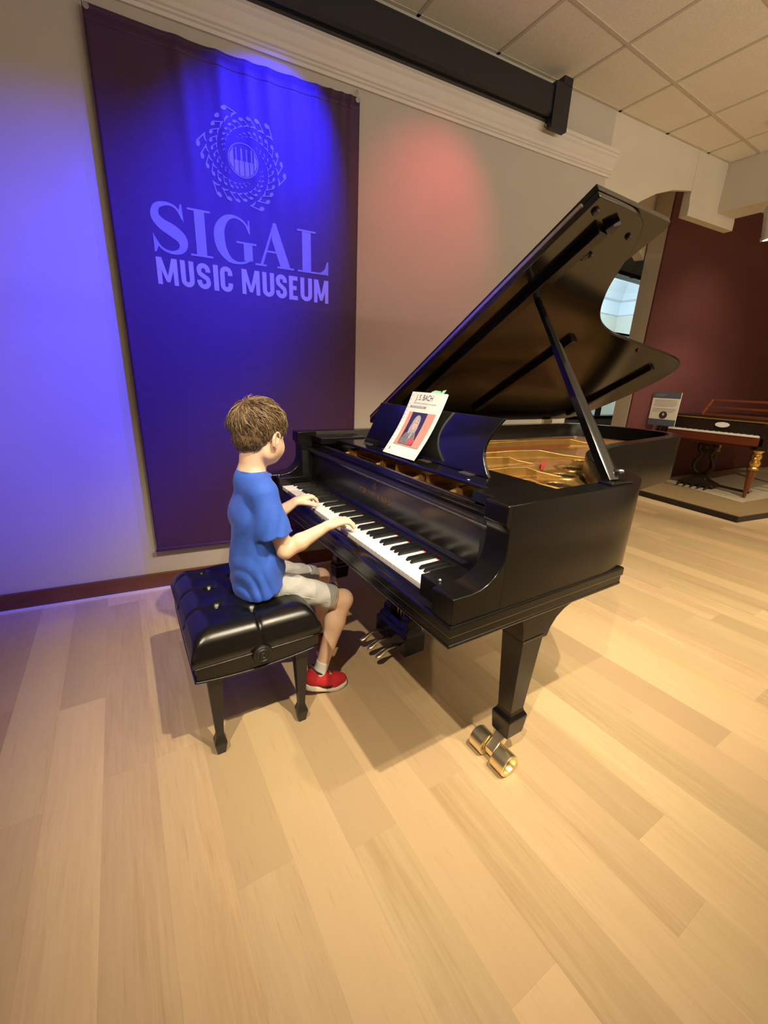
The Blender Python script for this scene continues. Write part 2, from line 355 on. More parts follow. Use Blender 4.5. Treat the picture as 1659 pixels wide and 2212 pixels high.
# window wall of the alcove, frame, panes and the room seen through it
mw = MB(); mw.box(2.6, 6.6, 4.6, 4.75, -0.05, 3.7); mw.box(8.6, 13.2, 4.6, 4.75, -0.05, 3.7); mw.box(6.6, 8.6, 4.6, 4.75, 3.16, 3.7); mw.box(6.6, 8.6, 4.6, 4.75, -0.05, 0.74)
struct(mw.build('wall_window', 'wall_paint'), 'beige wall around the tall window behind the lid', 'wall')
win = MB()
win.box(6.6, 6.66, 4.57, 4.77, 0.74, 3.16); win.box(8.54, 8.6, 4.57, 4.77, 0.74, 3.16); win.box(6.66, 8.54, 4.57, 4.77, 3.10, 3.16); win.box(6.66, 8.54, 4.55, 4.78, 0.74, 0.80)
win.box(6.66, 8.54, 4.60, 4.70, 2.20, 2.235); win.box(7.58, 7.61, 4.60, 4.70, 0.80, 2.20)
wo = struct(win.build('window_1', 'satin_black', bevel=0.004), 'dark framed tall window seen under the propped lid', 'window')
for (x0, x1, z0, z1) in ((6.66, 8.54, 2.235, 3.10), (6.66, 7.58, 0.80, 2.20), (7.61, 8.54, 0.80, 2.20)):
    MB().box(x0, x1, 4.645, 4.651, z0, z1).build('pane', 'window_glass', wo)
MB().lathe([(0.0, -0.02), (0.035, -0.02), (0.055, 0.0), (0.06, 0.03), (0.0, 0.03)], (7.66, 4.53, 3.09), (0, 0, 1), 16).build('blind_pull', 'satin_black', wo)
nr = MB(); nr.box(6.0, 11.65, 7.0, 7.15, -0.05, 4.0); nr.box(11.5, 11.65, 4.75, 7.0, -0.05, 4.0); nr.box(5.9, 6.05, 4.75, 7.15, -0.05, 4.0)
struct(nr.build('wall_next_room', 'next_room_wall'), 'pale grey walls of the bright room beyond the window', 'wall')
struct(MB().box(5.9, 11.65, 4.75, 7.15, 3.90, 4.0).build('ceiling_next_room', 'next_room_ceiling'), 'yellowish ceiling of the bright room beyond the window', 'ceiling')
cr = [(0.0, 3.10), (0.03, 3.12), (0.03, 3.42), (0.10, 3.46), (0.16, 3.60), (0.30, 3.80), (0.32, 3.90), (0.0, 3.90)]
mw = MB(); mw.prism(cr, 6.05, 11.5, lambda u, v, t: (t, 7.0 - u, v)); mw.prism(cr, 4.76, 7.0, lambda u, v, t: (11.5 - u, t, v))
struct(mw.build('trim_3', 'next_room_crown'), 'pale blue crown moulding in the bright room beyond the window', 'trim')

# ------------------------------------------------------------------ suspended ceiling
ce = struct(MB().box(-3.3, 4.78, -4.3, 2.95, CEIL + 0.03, CEIL + 0.12).build('ceiling', 'ceiling_tile'), 'suspended ceiling of square mineral tiles', 'ceiling')
TX, TY = 0.556, 0.556; GX, GY = 2.22, 1.945
def tile_mesh(poly):
    mb = MB(); mb.prism(poly, CEIL - 0.001, CEIL + 0.014, lambda u, v, t: (u, v, t)); me = mb.mesh('tile'); me.materials.append(MATS['ceiling_tile']); return me
TFULL = tile_mesh([(0.008, 0.008), (TX - 0.008, 0.008), (TX - 0.008, TY - 0.008), (0.008, TY - 0.008)])
for i in range(-6, 5):
    x0 = GX + TX * i
    x1 = min(x0 + TX, 4.77)
    for j in range(-5, 0):
        o = link('tile', TFULL if x1 == x0 + TX else tile_mesh([(0.008, 0.008), (x1 - x0 - 0.004, 0.008), (x1 - x0 - 0.004, TY - 0.008), (0.008, TY - 0.008)]), None, ce)
        o.location = (x0, GY + TY * j, 0)
    ya, yb = wall_y(x0) - GY - 0.004, wall_y(x1) - GY - 0.004
    # cut border tile along the wall; where the wall is far the cut is split in two
    if min(ya, yb) < TY:
        o = link('tile', tile_mesh([(0.008, 0.008), (x1 - x0 - 0.008, 0.008), (x1 - x0 - 0.008, yb), (0.008, ya)]), None, ce); o.location = (x0, GY, 0)
    else:
        o = link('tile', TFULL, None, ce); o.location = (x0, GY, 0)
        o = link('tile', tile_mesh([(0.008, TY + 0.008), (x1 - x0 - 0.008, TY + 0.008), (x1 - x0 - 0.008, max(yb, TY + 0.02)), (0.008, max(ya, TY + 0.02))]), None, ce); o.location = (x0, GY, 0)
for i in range(-6, 5):
    x = GX + TX * i
    MB().box(x - 0.010, x + 0.010, GY - 5 * TY, wall_y(x), CEIL - 0.004, CEIL + 0.02).build('grid_bar', 'grid_bar', ce)
for j in range(-5, 2):
    y = GY + TY * j
    x1 = 4.77 if j < 1 else 1.6
    MB().box(GX - 6 * TX, x1, y - 0.010, y + 0.010, CEIL - 0.0045, CEIL + 0.02).build('grid_bar', 'grid_bar', ce)
mw = MB(); wbox(mw, -3.3, 4.68, 0.0, 0.022, CEIL - 0.004, CEIL + 0.02)
mw.build('edge_bar', 'grid_bar', ce)

# ------------------------------------------------------------------ projection screen case under the ceiling
sx = W0 + WD * 0.7
scs = thing('screen_case', wp(0.7, 0.08, 2.925), 'long black projection screen case mounted above the crown trim', 'screen case')
mw = MB(); mw.prism([(0.045, 2.945), (0.06, 2.925), (0.115, 2.925), (0.13, 2.94), (0.13, 3.075), (0.12, 3.088), (0.045, 3.088)], -1.6, 2.52, lambda u, v, t: wp(t, u, v))
mw.build('housing', 'screen_case', scs)
mw = MB(); wbox(mw, -1.6, 2.50, 0.075, 0.10, 2.914, 2.926); mw.build('screen_slot_bar', 'ebony_satin', scs)
mw = MB(); wbox(mw, 2.49, 2.525, 0.04, 0.138, 2.918, 3.096); mw.build('end_cap', 'screen_case', scs, bevel=0.004)
mw = MB(); wbox(mw, 2.47, 2.605, 0.100, 0.142, 2.865, 3.10); wbox(mw, 2.53, 2.605, 0.05, 0.142, 3.095, 3.14); wbox(mw, 2.50, 2.60, 0.0, 0.10, 2.99, 3.06)
mw.build('bracket', 'screen_case', scs)
# ------------------------------------------------------------------ banner
BO = 0.040
def bp(s, z, off=0.0): return wp(s, BO + off, z)
ban = thing('banner', wp(0.575, 0.02, 0.25), 'tall plum museum banner with a ring of music notes, hung on the wall', 'banner')
def ripple(s, z):
    t = max(0.0, (z - 1.9) / 0.85)
    e = 0.0
    for c, wd, a in ((0.30, 0.035, 1.0), (0.47, 0.03, 1.0), (0.60, 0.025, 0.9), (0.70, 0.03, 1.0), (0.83, 0.03, 0.7), (0.95, 0.02, 0.7), (1.03, 0.015, 0.7), (1.09, 0.015, 0.7), (1.14, 0.013, 0.8)):
        e += a * math.exp(-((s - c - 0.05 * (2.7 - z) * (1 if c < .8 else 0)) / wd) ** 2)
    return 0.010 * e * t ** 1.2
SL, SR, ZB, ZT = -0.05, 1.195, 0.252, 2.725
NS, NZ = 110, 90
def cloth_z(i, j): return ZB + (ZT - ZB) * j / NZ
vs = []; fs = []
for side in (0, 1):
    for j in range(NZ + 1):
        for i in range(NS + 1):
            s = SL + (SR - SL) * i / NS; z = cloth_z(i, j)
            if j == NZ: z -= 0.012 * math.sin(math.pi * i / NS)
            vs.append(bp(s, z, ripple(s, z) + (0.0 if side == 0 else -0.0015)))
n1 = (NS + 1) * (NZ + 1)
for j in range(NZ):
    for i in range(NS):
        a = j * (NS + 1) + i; q = (a, a + 1, a + NS + 2, a + NS + 1)
        fs.append(q); fs.append(tuple(n1 + k for k in reversed(q)))
for i in range(NS):
    fs.append((i, i + 1, n1 + i + 1, n1 + i)); a = NZ * (NS + 1) + i; fs.append((a, a + 1, n1 + a + 1, n1 + a))
for j in range(NZ):
    a = j * (NS + 1); fs.append((a, a + NS + 1, n1 + a + NS + 1, n1 + a)); a += NS; fs.append((a, a + NS + 1, n1 + a + NS + 1, n1 + a))
MB().add(vs, fs).build('cloth', 'banner_cloth', ban, smooth=True)
mw = MB(); mw.tube([bp(SL - 0.008, ZB + 0.012, 0.004), bp(SR + 0.008, ZB + 0.012, 0.004)], 0.011, 10); mw.build('bottom_hem', 'banner_cloth', ban, smooth=True)
vs = []; fs = []
for i in range(221):
    s = SL + (SR - SL) * i / 220
    for z in (ZT - 0.058, ZT - 0.054, ZT - 0.010): 
        zz = z - 0.012 * math.sin(math.pi * i / 220); k_ = 0.0012 * math.sin(i * 1.9) * max(0, (s - 0.45))
        vs.append(bp(s, zz, ripple(s, zz) + (0.0012 if z > ZT - 0.057 else 0.0) + k_))
for i in range(220):
    for j in (0, 1): a = i * 3 + j; fs.append((a, a + 3, a + 4, a + 1))
o = MB().add(vs, fs).build('top_hem', 'banner_cloth', ban, smooth=True); so = o.modifiers.new('t', 'SOLIDIFY'); so.thickness = 0.001; so.offset = 1
for s in (SL, SR):
    mw = MB(); mw.tube([bp(s + (-0.012 if s < 0 else 0.004), ZB + 0.012, 0.004), bp(s + (-0.004 if s < 0 else 0.014), ZB + 0.012, 0.004)], 0.0115, 10); mw.build('rod_end', 'steel', ban)
    e = 0.006 if s < 0 else -0.006
    mw = MB(); mw.tube([bp(s + e, ZT - 0.012, 0.003), bp(s + e * 0.3, ZT + 0.02, -0.01), bp(s, ZT + 0.05, -0.034)], 0.0025, 6); mw.build('hanging_cord', 'trim_paint', ban)
    mw = MB(); mw.lathe([(0.006, -0.002), (0.012, -0.002), (0.012, 0.002), (0.006, 0.002)], bp(s + (0.015 if s < 0 else -0.015), ZT - 0.016, 0.004), WN, 14); mw.build('grommet', 'steel', ban)

def flat(mb, poly, d=0.0012):
    mb.prism(poly, 0.0, 1.0, lambda u, v, t: bp(u, v, ripple(u, v) + 0.0002 + d * t))
def vstroke(pts, ws, k=6):
    """outline of a stroke of changing width through pts"""
    P = crom([(x, y, 0) for x, y in pts], k); Wd = crom([(w_, 0, 0) for w_ in ws], k)
    l, r = [], []
    for i, p in enumerate(P):
        d = (P[min(i + 1, len(P) - 1)] - P[max(i - 1, 0)]).normalized(); n = Vector((-d.y, d.x, 0)) * (Wd[i].x / 2)
        l.append(p + n); r.append(p - n)
    return l, r
def stroke_into(mb, pts, ws, k=6, d=0.0012):
    l, r = vstroke(pts, ws, k)
    for i in range(len(l) - 1):
        flat(mb, [(r[i].x, r[i].y), (r[i + 1].x, r[i + 1].y), (l[i + 1].x, l[i + 1].y), (l[i].x, l[i].y)], d)
def letter(name, parts, m='banner_ink'):
    mb = MB()
    for q, p in enumerate(parts):
        d = 0.0011 + 0.00012 * q
        if p[0] == 'poly': flat(mb, p[1], d)
        else: stroke_into(mb, p[1], p[2], p[3] if len(p) > 3 else 6, d)
    o = mb.build('letter', m, ban); return o
B0, T0 = 1.848, 2.057; hr = 0.009
def rect(x0, x1, y0, y1): return ('poly', [(x0, y0), (x1, y0), (x1, y1), (x0, y1)])
# S
letter('S', [('s', [(0.257, 2.000), (0.235, 2.042), (0.195, 2.056), (0.148, 2.040), (0.136, 2.000), (0.160, 1.968), (0.205, 1.945), (0.243, 1.918), (0.252, 1.885), (0.233, 1.857), (0.192, 1.848), (0.150, 1.864), (0.124, 1.905)],
              [0.008, 0.010, 0.014, 0.026, 0.038, 0.048, 0.056, 0.050, 0.038, 0.024, 0.013, 0.010, 0.008], 6),
             ('poly', [(0.258, 2.064), (0.251, 2.064), (0.243, 2.030), (0.262, 1.985)]), ('poly', [(0.119, 1.842), (0.126, 1.842), (0.140, 1.872), (0.119, 1.925)])])
letter('I', [rect(0.312, 0.360, B0, T0), rect(0.283, 0.388, T0 - hr, T0), rect(0.283, 0.388, B0, B0 + hr)])
letter('G', [('s', [(0.575, 2.000), (0.555, 2.035), (0.510, 2.055), (0.465, 2.042), (0.432, 1.998), (0.426, 1.950), (0.436, 1.900), (0.468, 1.858), (0.510, 1.845), (0.550, 1.853), (0.580, 1.872)],
              [0.010, 0.010, 0.012, 0.028, 0.046, 0.052, 0.046, 0.028, 0.012, 0.011, 0.012], 6),
             rect(0.545, 0.590, 1.862, 1.945), rect(0.509, 0.611, 1.938, 1.947), ('poly', [(0.572, 2.050), (0.579, 2.050), (0.581, 1.985), (0.572, 1.992)])])
letter('A', [('poly', [(0.705, T0 + 0.004), (0.716, T0 + 0.004), (0.640, B0), (0.626, B0)]), ('poly', [(0.702, T0 + 0.004), (0.718, T0 + 0.004), (0.795, B0), (0.740, B0), (0.694, 1.985)]),
             rect(0.664, 0.730, 1.918, 1.927), rect(0.602, 0.662, B0, B0 + hr), rect(0.720, 0.813, B0, B0 + hr)])
letter('L', [rect(0.862, 0.912, B0, T0), rect(0.835, 0.940, T0 - hr, T0), rect(0.835, 1.010, B0, B0 + hr), ('poly', [(0.940, B0 + hr * 0.6), (1.015, B0), (1.015, 1.917), (1.006, 1.917), (0.995, 1.880), (0.972, 1.860)])])
b1, t1 = 1.699, 1.820; tw = 0.0225
def U(x0, x1): 
    r = (x1 - x0) / 2 - tw / 2; cx = (x0 + x1) / 2; cy = b1 + r + tw / 2
    return [rect(x0, x0 + tw, cy, t1), rect(x1 - tw, x1, cy, t1), ('s', [(cx + r * math.cos(a), cy + r * math.sin(a)) for a in [math.pi + math.pi * i / 10 for i in range(11)]], [tw] * 11, 1)]
def M(x0, x1):
    cx = (x0 + x1) / 2
    return [rect(x0, x0 + tw * .9, b1, t1), rect(x1 - tw * .9, x1, b1, t1), ('poly', [(x0, t1), (x0 + tw * 1.1, t1), (cx + tw * .35, b1 + .012), (cx - tw * .35, b1 + .012)]), ('poly', [(x1 - tw * 1.1, t1), (x1, t1), (cx + tw * .35, b1 + .012), (cx - tw * .35, b1 + .012)])]
def C(x0, x1):
    r = (x1 - x0) / 2 - tw / 2; cx = (x0 + x1) / 2; c0, c1 = b1 + r + tw / 2, t1 - r - tw / 2
    arc = [(cx + r, c1 - .012)] + [(cx + r * math.cos(a), c1 + r * math.sin(a)) for a in [math.pi * i / 8 for i in range(9)]] + [(cx + r * math.cos(a), c0 + r * math.sin(a)) for a in [math.pi + math.pi * i / 8 for i in range(9)]] + [(cx + r, c0 + .012)]
    return [('s', arc, [tw] * len(arc), 1)]
def S2(x0, x1):
    r = (x1 - x0) / 2 - tw / 2; cx = (x0 + x1) / 2; c0, c1 = b1 + r + tw / 2, t1 - r - tw / 2
    arc = [(cx + r, c1 - .008)] + [(cx + r * math.cos(a), c1 + r * math.sin(a)) for a in [math.pi * i / 7 for i in range(8)]] + [(cx - r * .85, c1 - .016), (cx, (b1 + t1) / 2), (cx + r * .85, c0 + .016)] + [(cx + r * math.cos(a), c0 + r * math.sin(a)) for a in [-math.pi * i / 7 for i in range(8)]] + [(cx - r, c0 + .008)]
    return [('s', arc, [tw] * len(arc), 1)]
def I2(x0, x1): return [rect(x0, x1, b1, t1)]
def E2(x0, x1): return [rect(x0, x0 + tw, b1, t1), rect(x0, x1, t1 - .021, t1), rect(x0, x1, b1, b1 + .021), rect(x0, x1 - .006, 1.750, 1.771)]
for f, a, b in ((M, .119, .213), (U, .227, .289), (S2, .302, .368), (I2, .383, .407), (C, .416, .478), (M, .526, .620), (U, .635, .699), (S2, .708, .770), (E2, .782, .831), (U, .848, .916), (M, .928, 1.015)):
    letter('x', f(a, b), 'banner_ink_pale')
# ring of notes around a little keyboard
ex, ez, er = 0.566, 2.308, 0.074
em = MB()
def note(cx, cz, ang, size):
    """head at (cx, cz), stem along ang"""
    c, s_ = math.cos(ang), math.sin(ang)
    T = lambda x, y: (cx + (x * c - y * s_) * size, cz + (x * s_ + y * c) * size)
    ca, sa = math.cos(0.5), math.sin(0.5)
    flat(em, [T(0.22 * math.cos(a) * ca - 0.15 * math.sin(a) * sa + 0.0, 0.22 * math.cos(a) * sa + 0.15 * math.sin(a) * ca - 0.06) for a in [2 * math.pi * i / 10 for i in range(10)]])
    flat(em, [T(0.0, 0.06), T(0.0, 0.15), T(1.0, 0.15), T(1.0, 0.08)])
    flat(em, [T(1.0, 0.15), T(0.80, 0.15), T(0.62, -0.12), T(0.60, -0.34), T(0.66, -0.34), T(0.74, -0.14), T(0.95, 0.08)])
for arm in range(6):
    a0 = R_(112 + 60.3 * arm); n = 11
    for i in range(n):
        f = i / (n - 1); a = a0 + R_(112) * f ** 0.92; r = 0.212 - 0.115 * f ** 0.85; sz = 0.060 * (1 - f) + 0.013 * f
        note(ex + r * math.cos(a), ez + r * math.sin(a), a - R_(127) - R_(12) * f, sz)
em.build('note_ring', 'banner_ink', ban)
kd = MB()
for i in range(36):
    a, b = 2 * math.pi * i / 36, 2 * math.pi * (i + 1) / 36
    flat(kd, [(ex + er * math.cos(a), ez + er * math.sin(a)), (ex + er * math.cos(b), ez + er * math.sin(b)), (ex + (er - .004) * math.cos(b), ez + (er - .004) * math.sin(b)), (ex + (er - .004) * math.cos(a), ez + (er - .004) * math.sin(a))])
for (x0, x1, split) in ((-.066, -.047, 0), (-.043, -.023, 1), (-.019, 0.003, 1), (.007, .027, 1), (.031, .049, 1), (.053, .067, 0)):
    def hz(x): return math.sqrt(max(0, (er - .006) ** 2 - x * x))
    lo0, lo1, hi0, hi1 = -hz(x0), -hz(x1), hz(x0), hz(x1)
    if split: hi0 = hi1 = -0.002
    flat(kd, [(ex + x0, ez + lo0), (ex + x1, ez + lo1), (ex + x1, ez + hi1), (ex + x0, ez + hi0)])
for x0, x1 in ((-.036, -.031), (-.012, -.004), (.014, .020), (.038, .044)):
    flat(kd, [(ex + x0, ez), (ex + x1, ez), (ex + x1, ez + .05), (ex + x0, ez + .05)])
kd.build('keyboard_roundel', 'banner_ink', ban)
# ------------------------------------------------------------------ concert grand piano
YR, YL, YC = 0.66, 2.204, 1.432
K0, K1 = 0.8194, 2.0444
pn_ = thing('grand_piano', (1.9, 1.45, 0.0), 'black concert grand piano with its lid propped open, played by the boy', 'piano')
outer = [(0.80, YR), (1.00, YR), (1.20, YR), (1.33, 0.662), (1.42, 0.676), (1.50, 0.718), (1.578, 0.805), (1.64, 0.89), (1.72, 0.975), (1.83, 1.058), (1.95, 1.117), (2.068, 1.160), (2.194, 1.192), (2.395, 1.224), (2.611, 1.252), (2.951, 1.296), (3.16, 1.330), (3.28, 1.372), (3.365, 1.440), (3.405, 1.55), (3.41, 1.70), (3.38, 1.88), (3.31, 2.04), (3.20, 2.15), (3.05, 2.195), (2.85, YL), (2.3, YL), (1.6, YL), (0.80, YL)]
OUT = crom([(x, y, 0) for x, y in outer], 4)
def offset_path(P, d):
    o = []
    for i, p in enumerate(P):
        t = (P[min(i + 1, len(P) - 1)] - P[max(i - 1, 0)]).normalized(); o.append(p + Vector((-t.y, t.x, 0)) * d)
    return o
IN = offset_path(OUT, 0.07)
if (IN[5] - Vector((1.0, 1.45, 0))).length > (OUT[5] - Vector((1.0, 1.45, 0))).length: IN = offset_path(OUT, -0.07)
def sweep(P, prof, sgn=1):
    """prof: closed list of (inward offset, z)"""
    rs = []
    cache = {}
    for d, z in prof:
        if d not in cache: cache[d] = [a + (b - a) * (d / 0.07) for a, b in zip(OUT, IN)]
    for i in range(len(P)):
        rs.append([(cache[d][i].x, cache[d][i].y, z) for d, z in prof])
    return rs
prof = [(0, 0.70), (0, 0.996), (0.002, 1.0), (0.068, 1.0), (0.07, 0.997), (0.07, 0.70)]
MB().rings(sweep(OUT, prof)).build('rim', 'ebony_satin', pn_, auto=35)
prof = [(0.0701, 0.70), (0.0701, 0.90), (0.10, 0.90), (0.10, 0.70)]
MB().rings(sweep(OUT, prof)).build('inner_rim', 'inner_black', pn_)
# arms with the curved front
arm_prof = [(0.630, 0.704), (0.630, 0.776), (0.634, 0.780), (0.690, 0.779), (0.722, 0.783), (0.745, 0.792), (0.767, 0.807), (0.785, 0.827), (0.795, 0.850), (0.7995, 0.880), (0.7995, 0.915), (0.796, 0.935), (0.788, 0.944), (0.783, 0.948), (0.783, 0.996), (0.787, 1.0), (0.89, 0.9995), (0.89, 0.704)]
for y0, y1 in ((YR + 0.0004, 0.742), (2.122, YL - 0.0004)):
    MB().prism(arm_prof, y0, y1, lambda u, v, t: (u, t, v)).build('arm', 'ebony_satin', pn_, bevel=0.003, auto=40)
for y0, y1 in ((0.742, K0 - 0.001), (K1 + 0.001, 2.122)):
    cb = MB().box(0.648, 0.83, y0, y1, 0.700, 0.777).build('cheek_block', 'ebony_satin', pn_, bevel=0.003)
    ys = y0 + 0.018 if y0 < 1 else y1 - 0.018
    MB().lathe([(0.0, 0.007), (0.004, 0.006), (0.0065, 0.0025), (0.0065, -0.002)], (0.668, ys, 0.778), (0, 0, 1), 12).build('screw', 'steel', cb, smooth=True)
# key bed with its moulding
kb = MB().box(0.640, 1.395, YR + 0.004, YL - 0.004, 0.645, 0.702).build('keybed', 'ebony_satin', pn_)
mp_ = [(0.0, 0.704), (-0.005, 0.702), (-0.007, 0.698), (-0.007, 0.680), (-0.003, 0.675), (0.002, 0.672), (0.002, 0.650), (-0.001, 0.647), (0.000, 0.641), (0.008, 0.636), (0.03, 0.636), (0.03, 0.704)]
mp_ = [(0.000, 0.7045), (0.0045, 0.7030), (0.006, 0.700), (0.006, 0.678), (0.0045, 0.6745), (0.0005, 0.6725), (0.0005, 0.6500), (0.0025, 0.6480), (0.0030, 0.6430), (0.0010, 0.6380), (-0.006, 0.6355), (-0.04, 0.6355), (-0.04, 0.7045)]
MB().rings([[(1.400, YR - u, z) for u, z in mp_], [(0.630 - u, YR - u, z) for u, z in mp_], [(0.630 - u, YL + u, z) for u, z in mp_], [(1.400, YL + u, z) for u, z in mp_]]).build('moulding', 'ebony_satin', kb)
MB().prism([(0.652, 0.702), (0.640, 0.688), (0.636, 0.694), (0.637, 0.704), (0.646, 0.712), (0.650, 0.722), (0.658, 0.724), (0.663, 0.716), (0.663, 0.700)], 0.742, 2.122, lambda u, v, t: (u, t, v)).build('key_slip', 'ebony', pn_, bevel=0.0015, auto=40)
# keys
wk = (K1 - K0) / 52
me_w = MB().box(0.6645, 0.818, -wk / 2 + 0.0006, wk / 2 - 0.0006, 0.722, 0.735)
wm = me_w.mesh('white_key'); wm.materials.append(MATS['ivory'])
bw = 0.0054
bk = MB().rings([[(0.716, -bw, 0.733), (0.818, -bw, 0.733), (0.818, bw, 0.733), (0.716, bw, 0.733)], [(0.719, -bw * .95, 0.740), (0.818, -bw * .95, 0.740), (0.818, bw * .95, 0.740), (0.719, bw * .95, 0.740)],
                 [(0.7255, -bw * .78, 0.7465), (0.818, -bw * .78, 0.7478), (0.818, bw * .78, 0.7478), (0.7255, bw * .78, 0.7465)]])
bkm = bk.mesh('black_key'); bkm.materials.append(MATS['black_key'])
for i in range(52):
    y = K1 - (i + 0.5) * wk
    o = link('white_key', wm, None, pn_, bevel=0.0009, seg=2); o.location = (0, y, 0)
    f = MB().box(0.6655, 0.70, y - wk / 2 + 0.0007, y + wk / 2 - 0.0007, 0.7005, 0.7215).build('key_front', 'ivory', o); f.parent = o; f.matrix_parent_inverse = Matrix.Translation((0, -y, 0))
    if i % 7 in (0, 2, 3, 5, 6) and i < 51:
        o = link('black_key', bkm, None, pn_, bevel=0.001, seg=2); o.location = (0, y - wk / 2, 0)
MB().box(0.812, 0.8175, K0, K1, 0.7351, 0.7362).build('felt_strip', 'red_felt', pn_)
# fallboard, lip and rails
fb_prof = [(0.818, 0.739), (0.842, 0.741), (0.850, 0.7445), (0.8545, 0.751), (0.8565, 0.762), (0.8570, 0.780), (0.8572, 0.800), (0.8576, 0.830), (0.8585, 0.858), (0.860, 0.883), (0.8555, 0.883), (0.8345, 0.8985), (0.833, 0.904), (0.836, 0.909), (0.843, 0.912), (0.895, 0.914), (0.895, 0.739)]
fbd = MB().prism(fb_prof, 0.746, 2.118, lambda u, v, t: (u, t, v)).build('fallboard', 'ebony_soft', pn_, auto=30)
for y in (0.80, 1.12, 1.55, 1.95):
    MB().box(0.8455, 0.853, y, y + 0.045, 0.9095, 0.9125).build('hinge', 'steel', fbd)
MB().lathe([(0.0, 0.006), (0.004, 0.005), (0.006, 0.0), (0.006, -0.002)], (0.842, 0.775, 0.910), (0, 0, 1), 12).build('knob', 'steel', fbd, smooth=True)
MB().prism([(0.862, 0.915), (0.862, 0.930), (0.866, 0.932), (0.864, 0.936), (0.866, 0.942), (0.872, 0.945), (0.886, 0.945), (0.889, 0.942), (0.889, 0.900), (0.870, 0.900)], 0.743, 2.121, lambda u, v, t: (u, t, v)).build('stretcher', 'ebony', pn_, bevel=0.002, auto=40)
for y0, y1 in ((0.731, 0.872), (1.992, 2.133)):
    MB().box(0.862, 1.125, y0, y1, 0.950, 0.982).build('shelf_block', 'ebony_satin', pn_, bevel=0.003)
# gold letters on the fallboard
def text_mesh(body, size, fn, depth=0.0006, bold=0.0, sx=1.0):
    cu = bpy.data.curves.new('t', 'FONT'); cu.body = body; cu.size = size; cu.extrude = depth; cu.offset = bold; cu.align_x = 'CENTER'
    ob = bpy.data.objects.new('t', cu); COL.objects.link(ob)
    me = bpy.data.meshes.new_from_object(ob.evaluated_get(bpy.context.evaluated_depsgraph_get()))
    bpy.data.objects.remove(ob)
    for v in me.vertices: v.co = fn(v.co.x * sx, v.co.y, v.co.z)
    return me
me = text_mesh('STEINWAY & SONS', 0.030, lambda x, y, z: (0.8568 + 0.02 * y - z, YC - x, 0.812 + y), bold=0.0004, sx=1.0)
link('maker_letters', me, 'gold_letter', fbd)
lyr = MB()
for sg in (-1, 1):
    lyr.tube([(0.8576, YC + sg * a, 0.845 + b) for a, b in ((0.003, 0), (0.010, 0.006), (0.012, 0.014), (0.007, 0.022), (0.009, 0.030), (0.012, 0.033))], 0.0011, 5)
for a in (-0.003, 0, 0.003): lyr.tube([(0.8576, YC + a, 0.848), (0.8582, YC + a, 0.876)], 0.0006, 4)
lyr.tube([(0.8576, YC - 0.006, 0.844), (0.8576, YC + 0.006, 0.844)], 0.0012, 4); lyr.tube([(0.8582, YC - 0.008, 0.867), (0.8582, YC + 0.008, 0.867)], 0.0009, 4)
lyr.build('lyre_emblem', 'gold_letter', fbd)

# cast plate, struts, strings and pins
pl_poly = [(0.90, 0.75)] + [(a.x + (b.x - a.x) * 1.0, a.y + (b.y - a.y) * 1.0) for a, b in zip(OUT, IN) if 0.9 < a.x < 3.5 and a.x + (b.x - a.x) > 0.9] + [(0.90, 2.11)]
plate = MB().prism(pl_poly, 0.880, 0.9005, lambda u, v, t: (u, v, t)).build('iron_plate', 'plate_gold', pn_)
# soundboard openings shown as the brown board between the struts
for poly in ([(1.35, 2.06), (1.35, 1.80), (2.35, 1.70), (3.2, 1.65), (3.25, 1.95), (3.05, 2.08)], [(1.35, 1.70), (1.35, 1.52), (2.35, 1.42), (2.9, 1.45), (2.95, 1.58), (2.35, 1.62)], [(1.35, 1.42), (1.35, 1.26), (1.85, 1.24), (2.05, 1.34), (2.0, 1.40)]):
    MB().prism(poly, 0.9006, 0.903, lambda u, v, t: (u, v, t)).build('soundboard', 'soundboard', pn_)
def strut(x0, y0, x1, y1, x2, y2, w=0.026, z0=0.900, z1=0.950):
    d = Vector((x1 - x0, y1 - y0, 0)).normalized(); n = Vector((-d.y, d.x, 0)) * w / 2
    d2 = Vector((x2 - x1, y2 - y1, 0)).normalized(); n2 = Vector((-d2.y, d2.x, 0)) * w / 2
    A, B, Cc = Vector((x0, y0, 0)), Vector((x1, y1, 0)), Vector((x2, y2, 0))
    st = []
    for P, nn, h in ((A, n, z1 - 0.012), (A + (B - A) * 0.8, n, z1), (B, n, z1 - 0.004), (B + (Cc - B) * 0.35, n2, z1 - 0.022), (Cc, n2, z0 + 0.010)):
        st.append([(P.x - nn.x, P.y - nn.y, z0), (P.x + nn.x, P.y + nn.y, z0), (P.x + nn.x * .7, P.y + nn.y * .7, h), (P.x - nn.x * .7, P.y - nn.y * .7, h)])
    MB().rings(st).build('strut', 'plate_gold', plate, bevel=0.003)
strut(0.98, 1.90, 2.15, 1.84, 2.30, 1.83)
strut(0.98, 1.84, 2.60, 1.76, 2.85, 1.66)
strut(0.98, 1.58, 1.95, 1.50, 2.25, 1.28)
strut(0.98, 1.46, 1.60, 1.40, 1.75, 1.36)
strut(0.98, 1.24, 1.48, 1.19, 1.62, 1.10)
strut(0.98, 1.06, 1.30, 1.02, 1.42, 0.95)
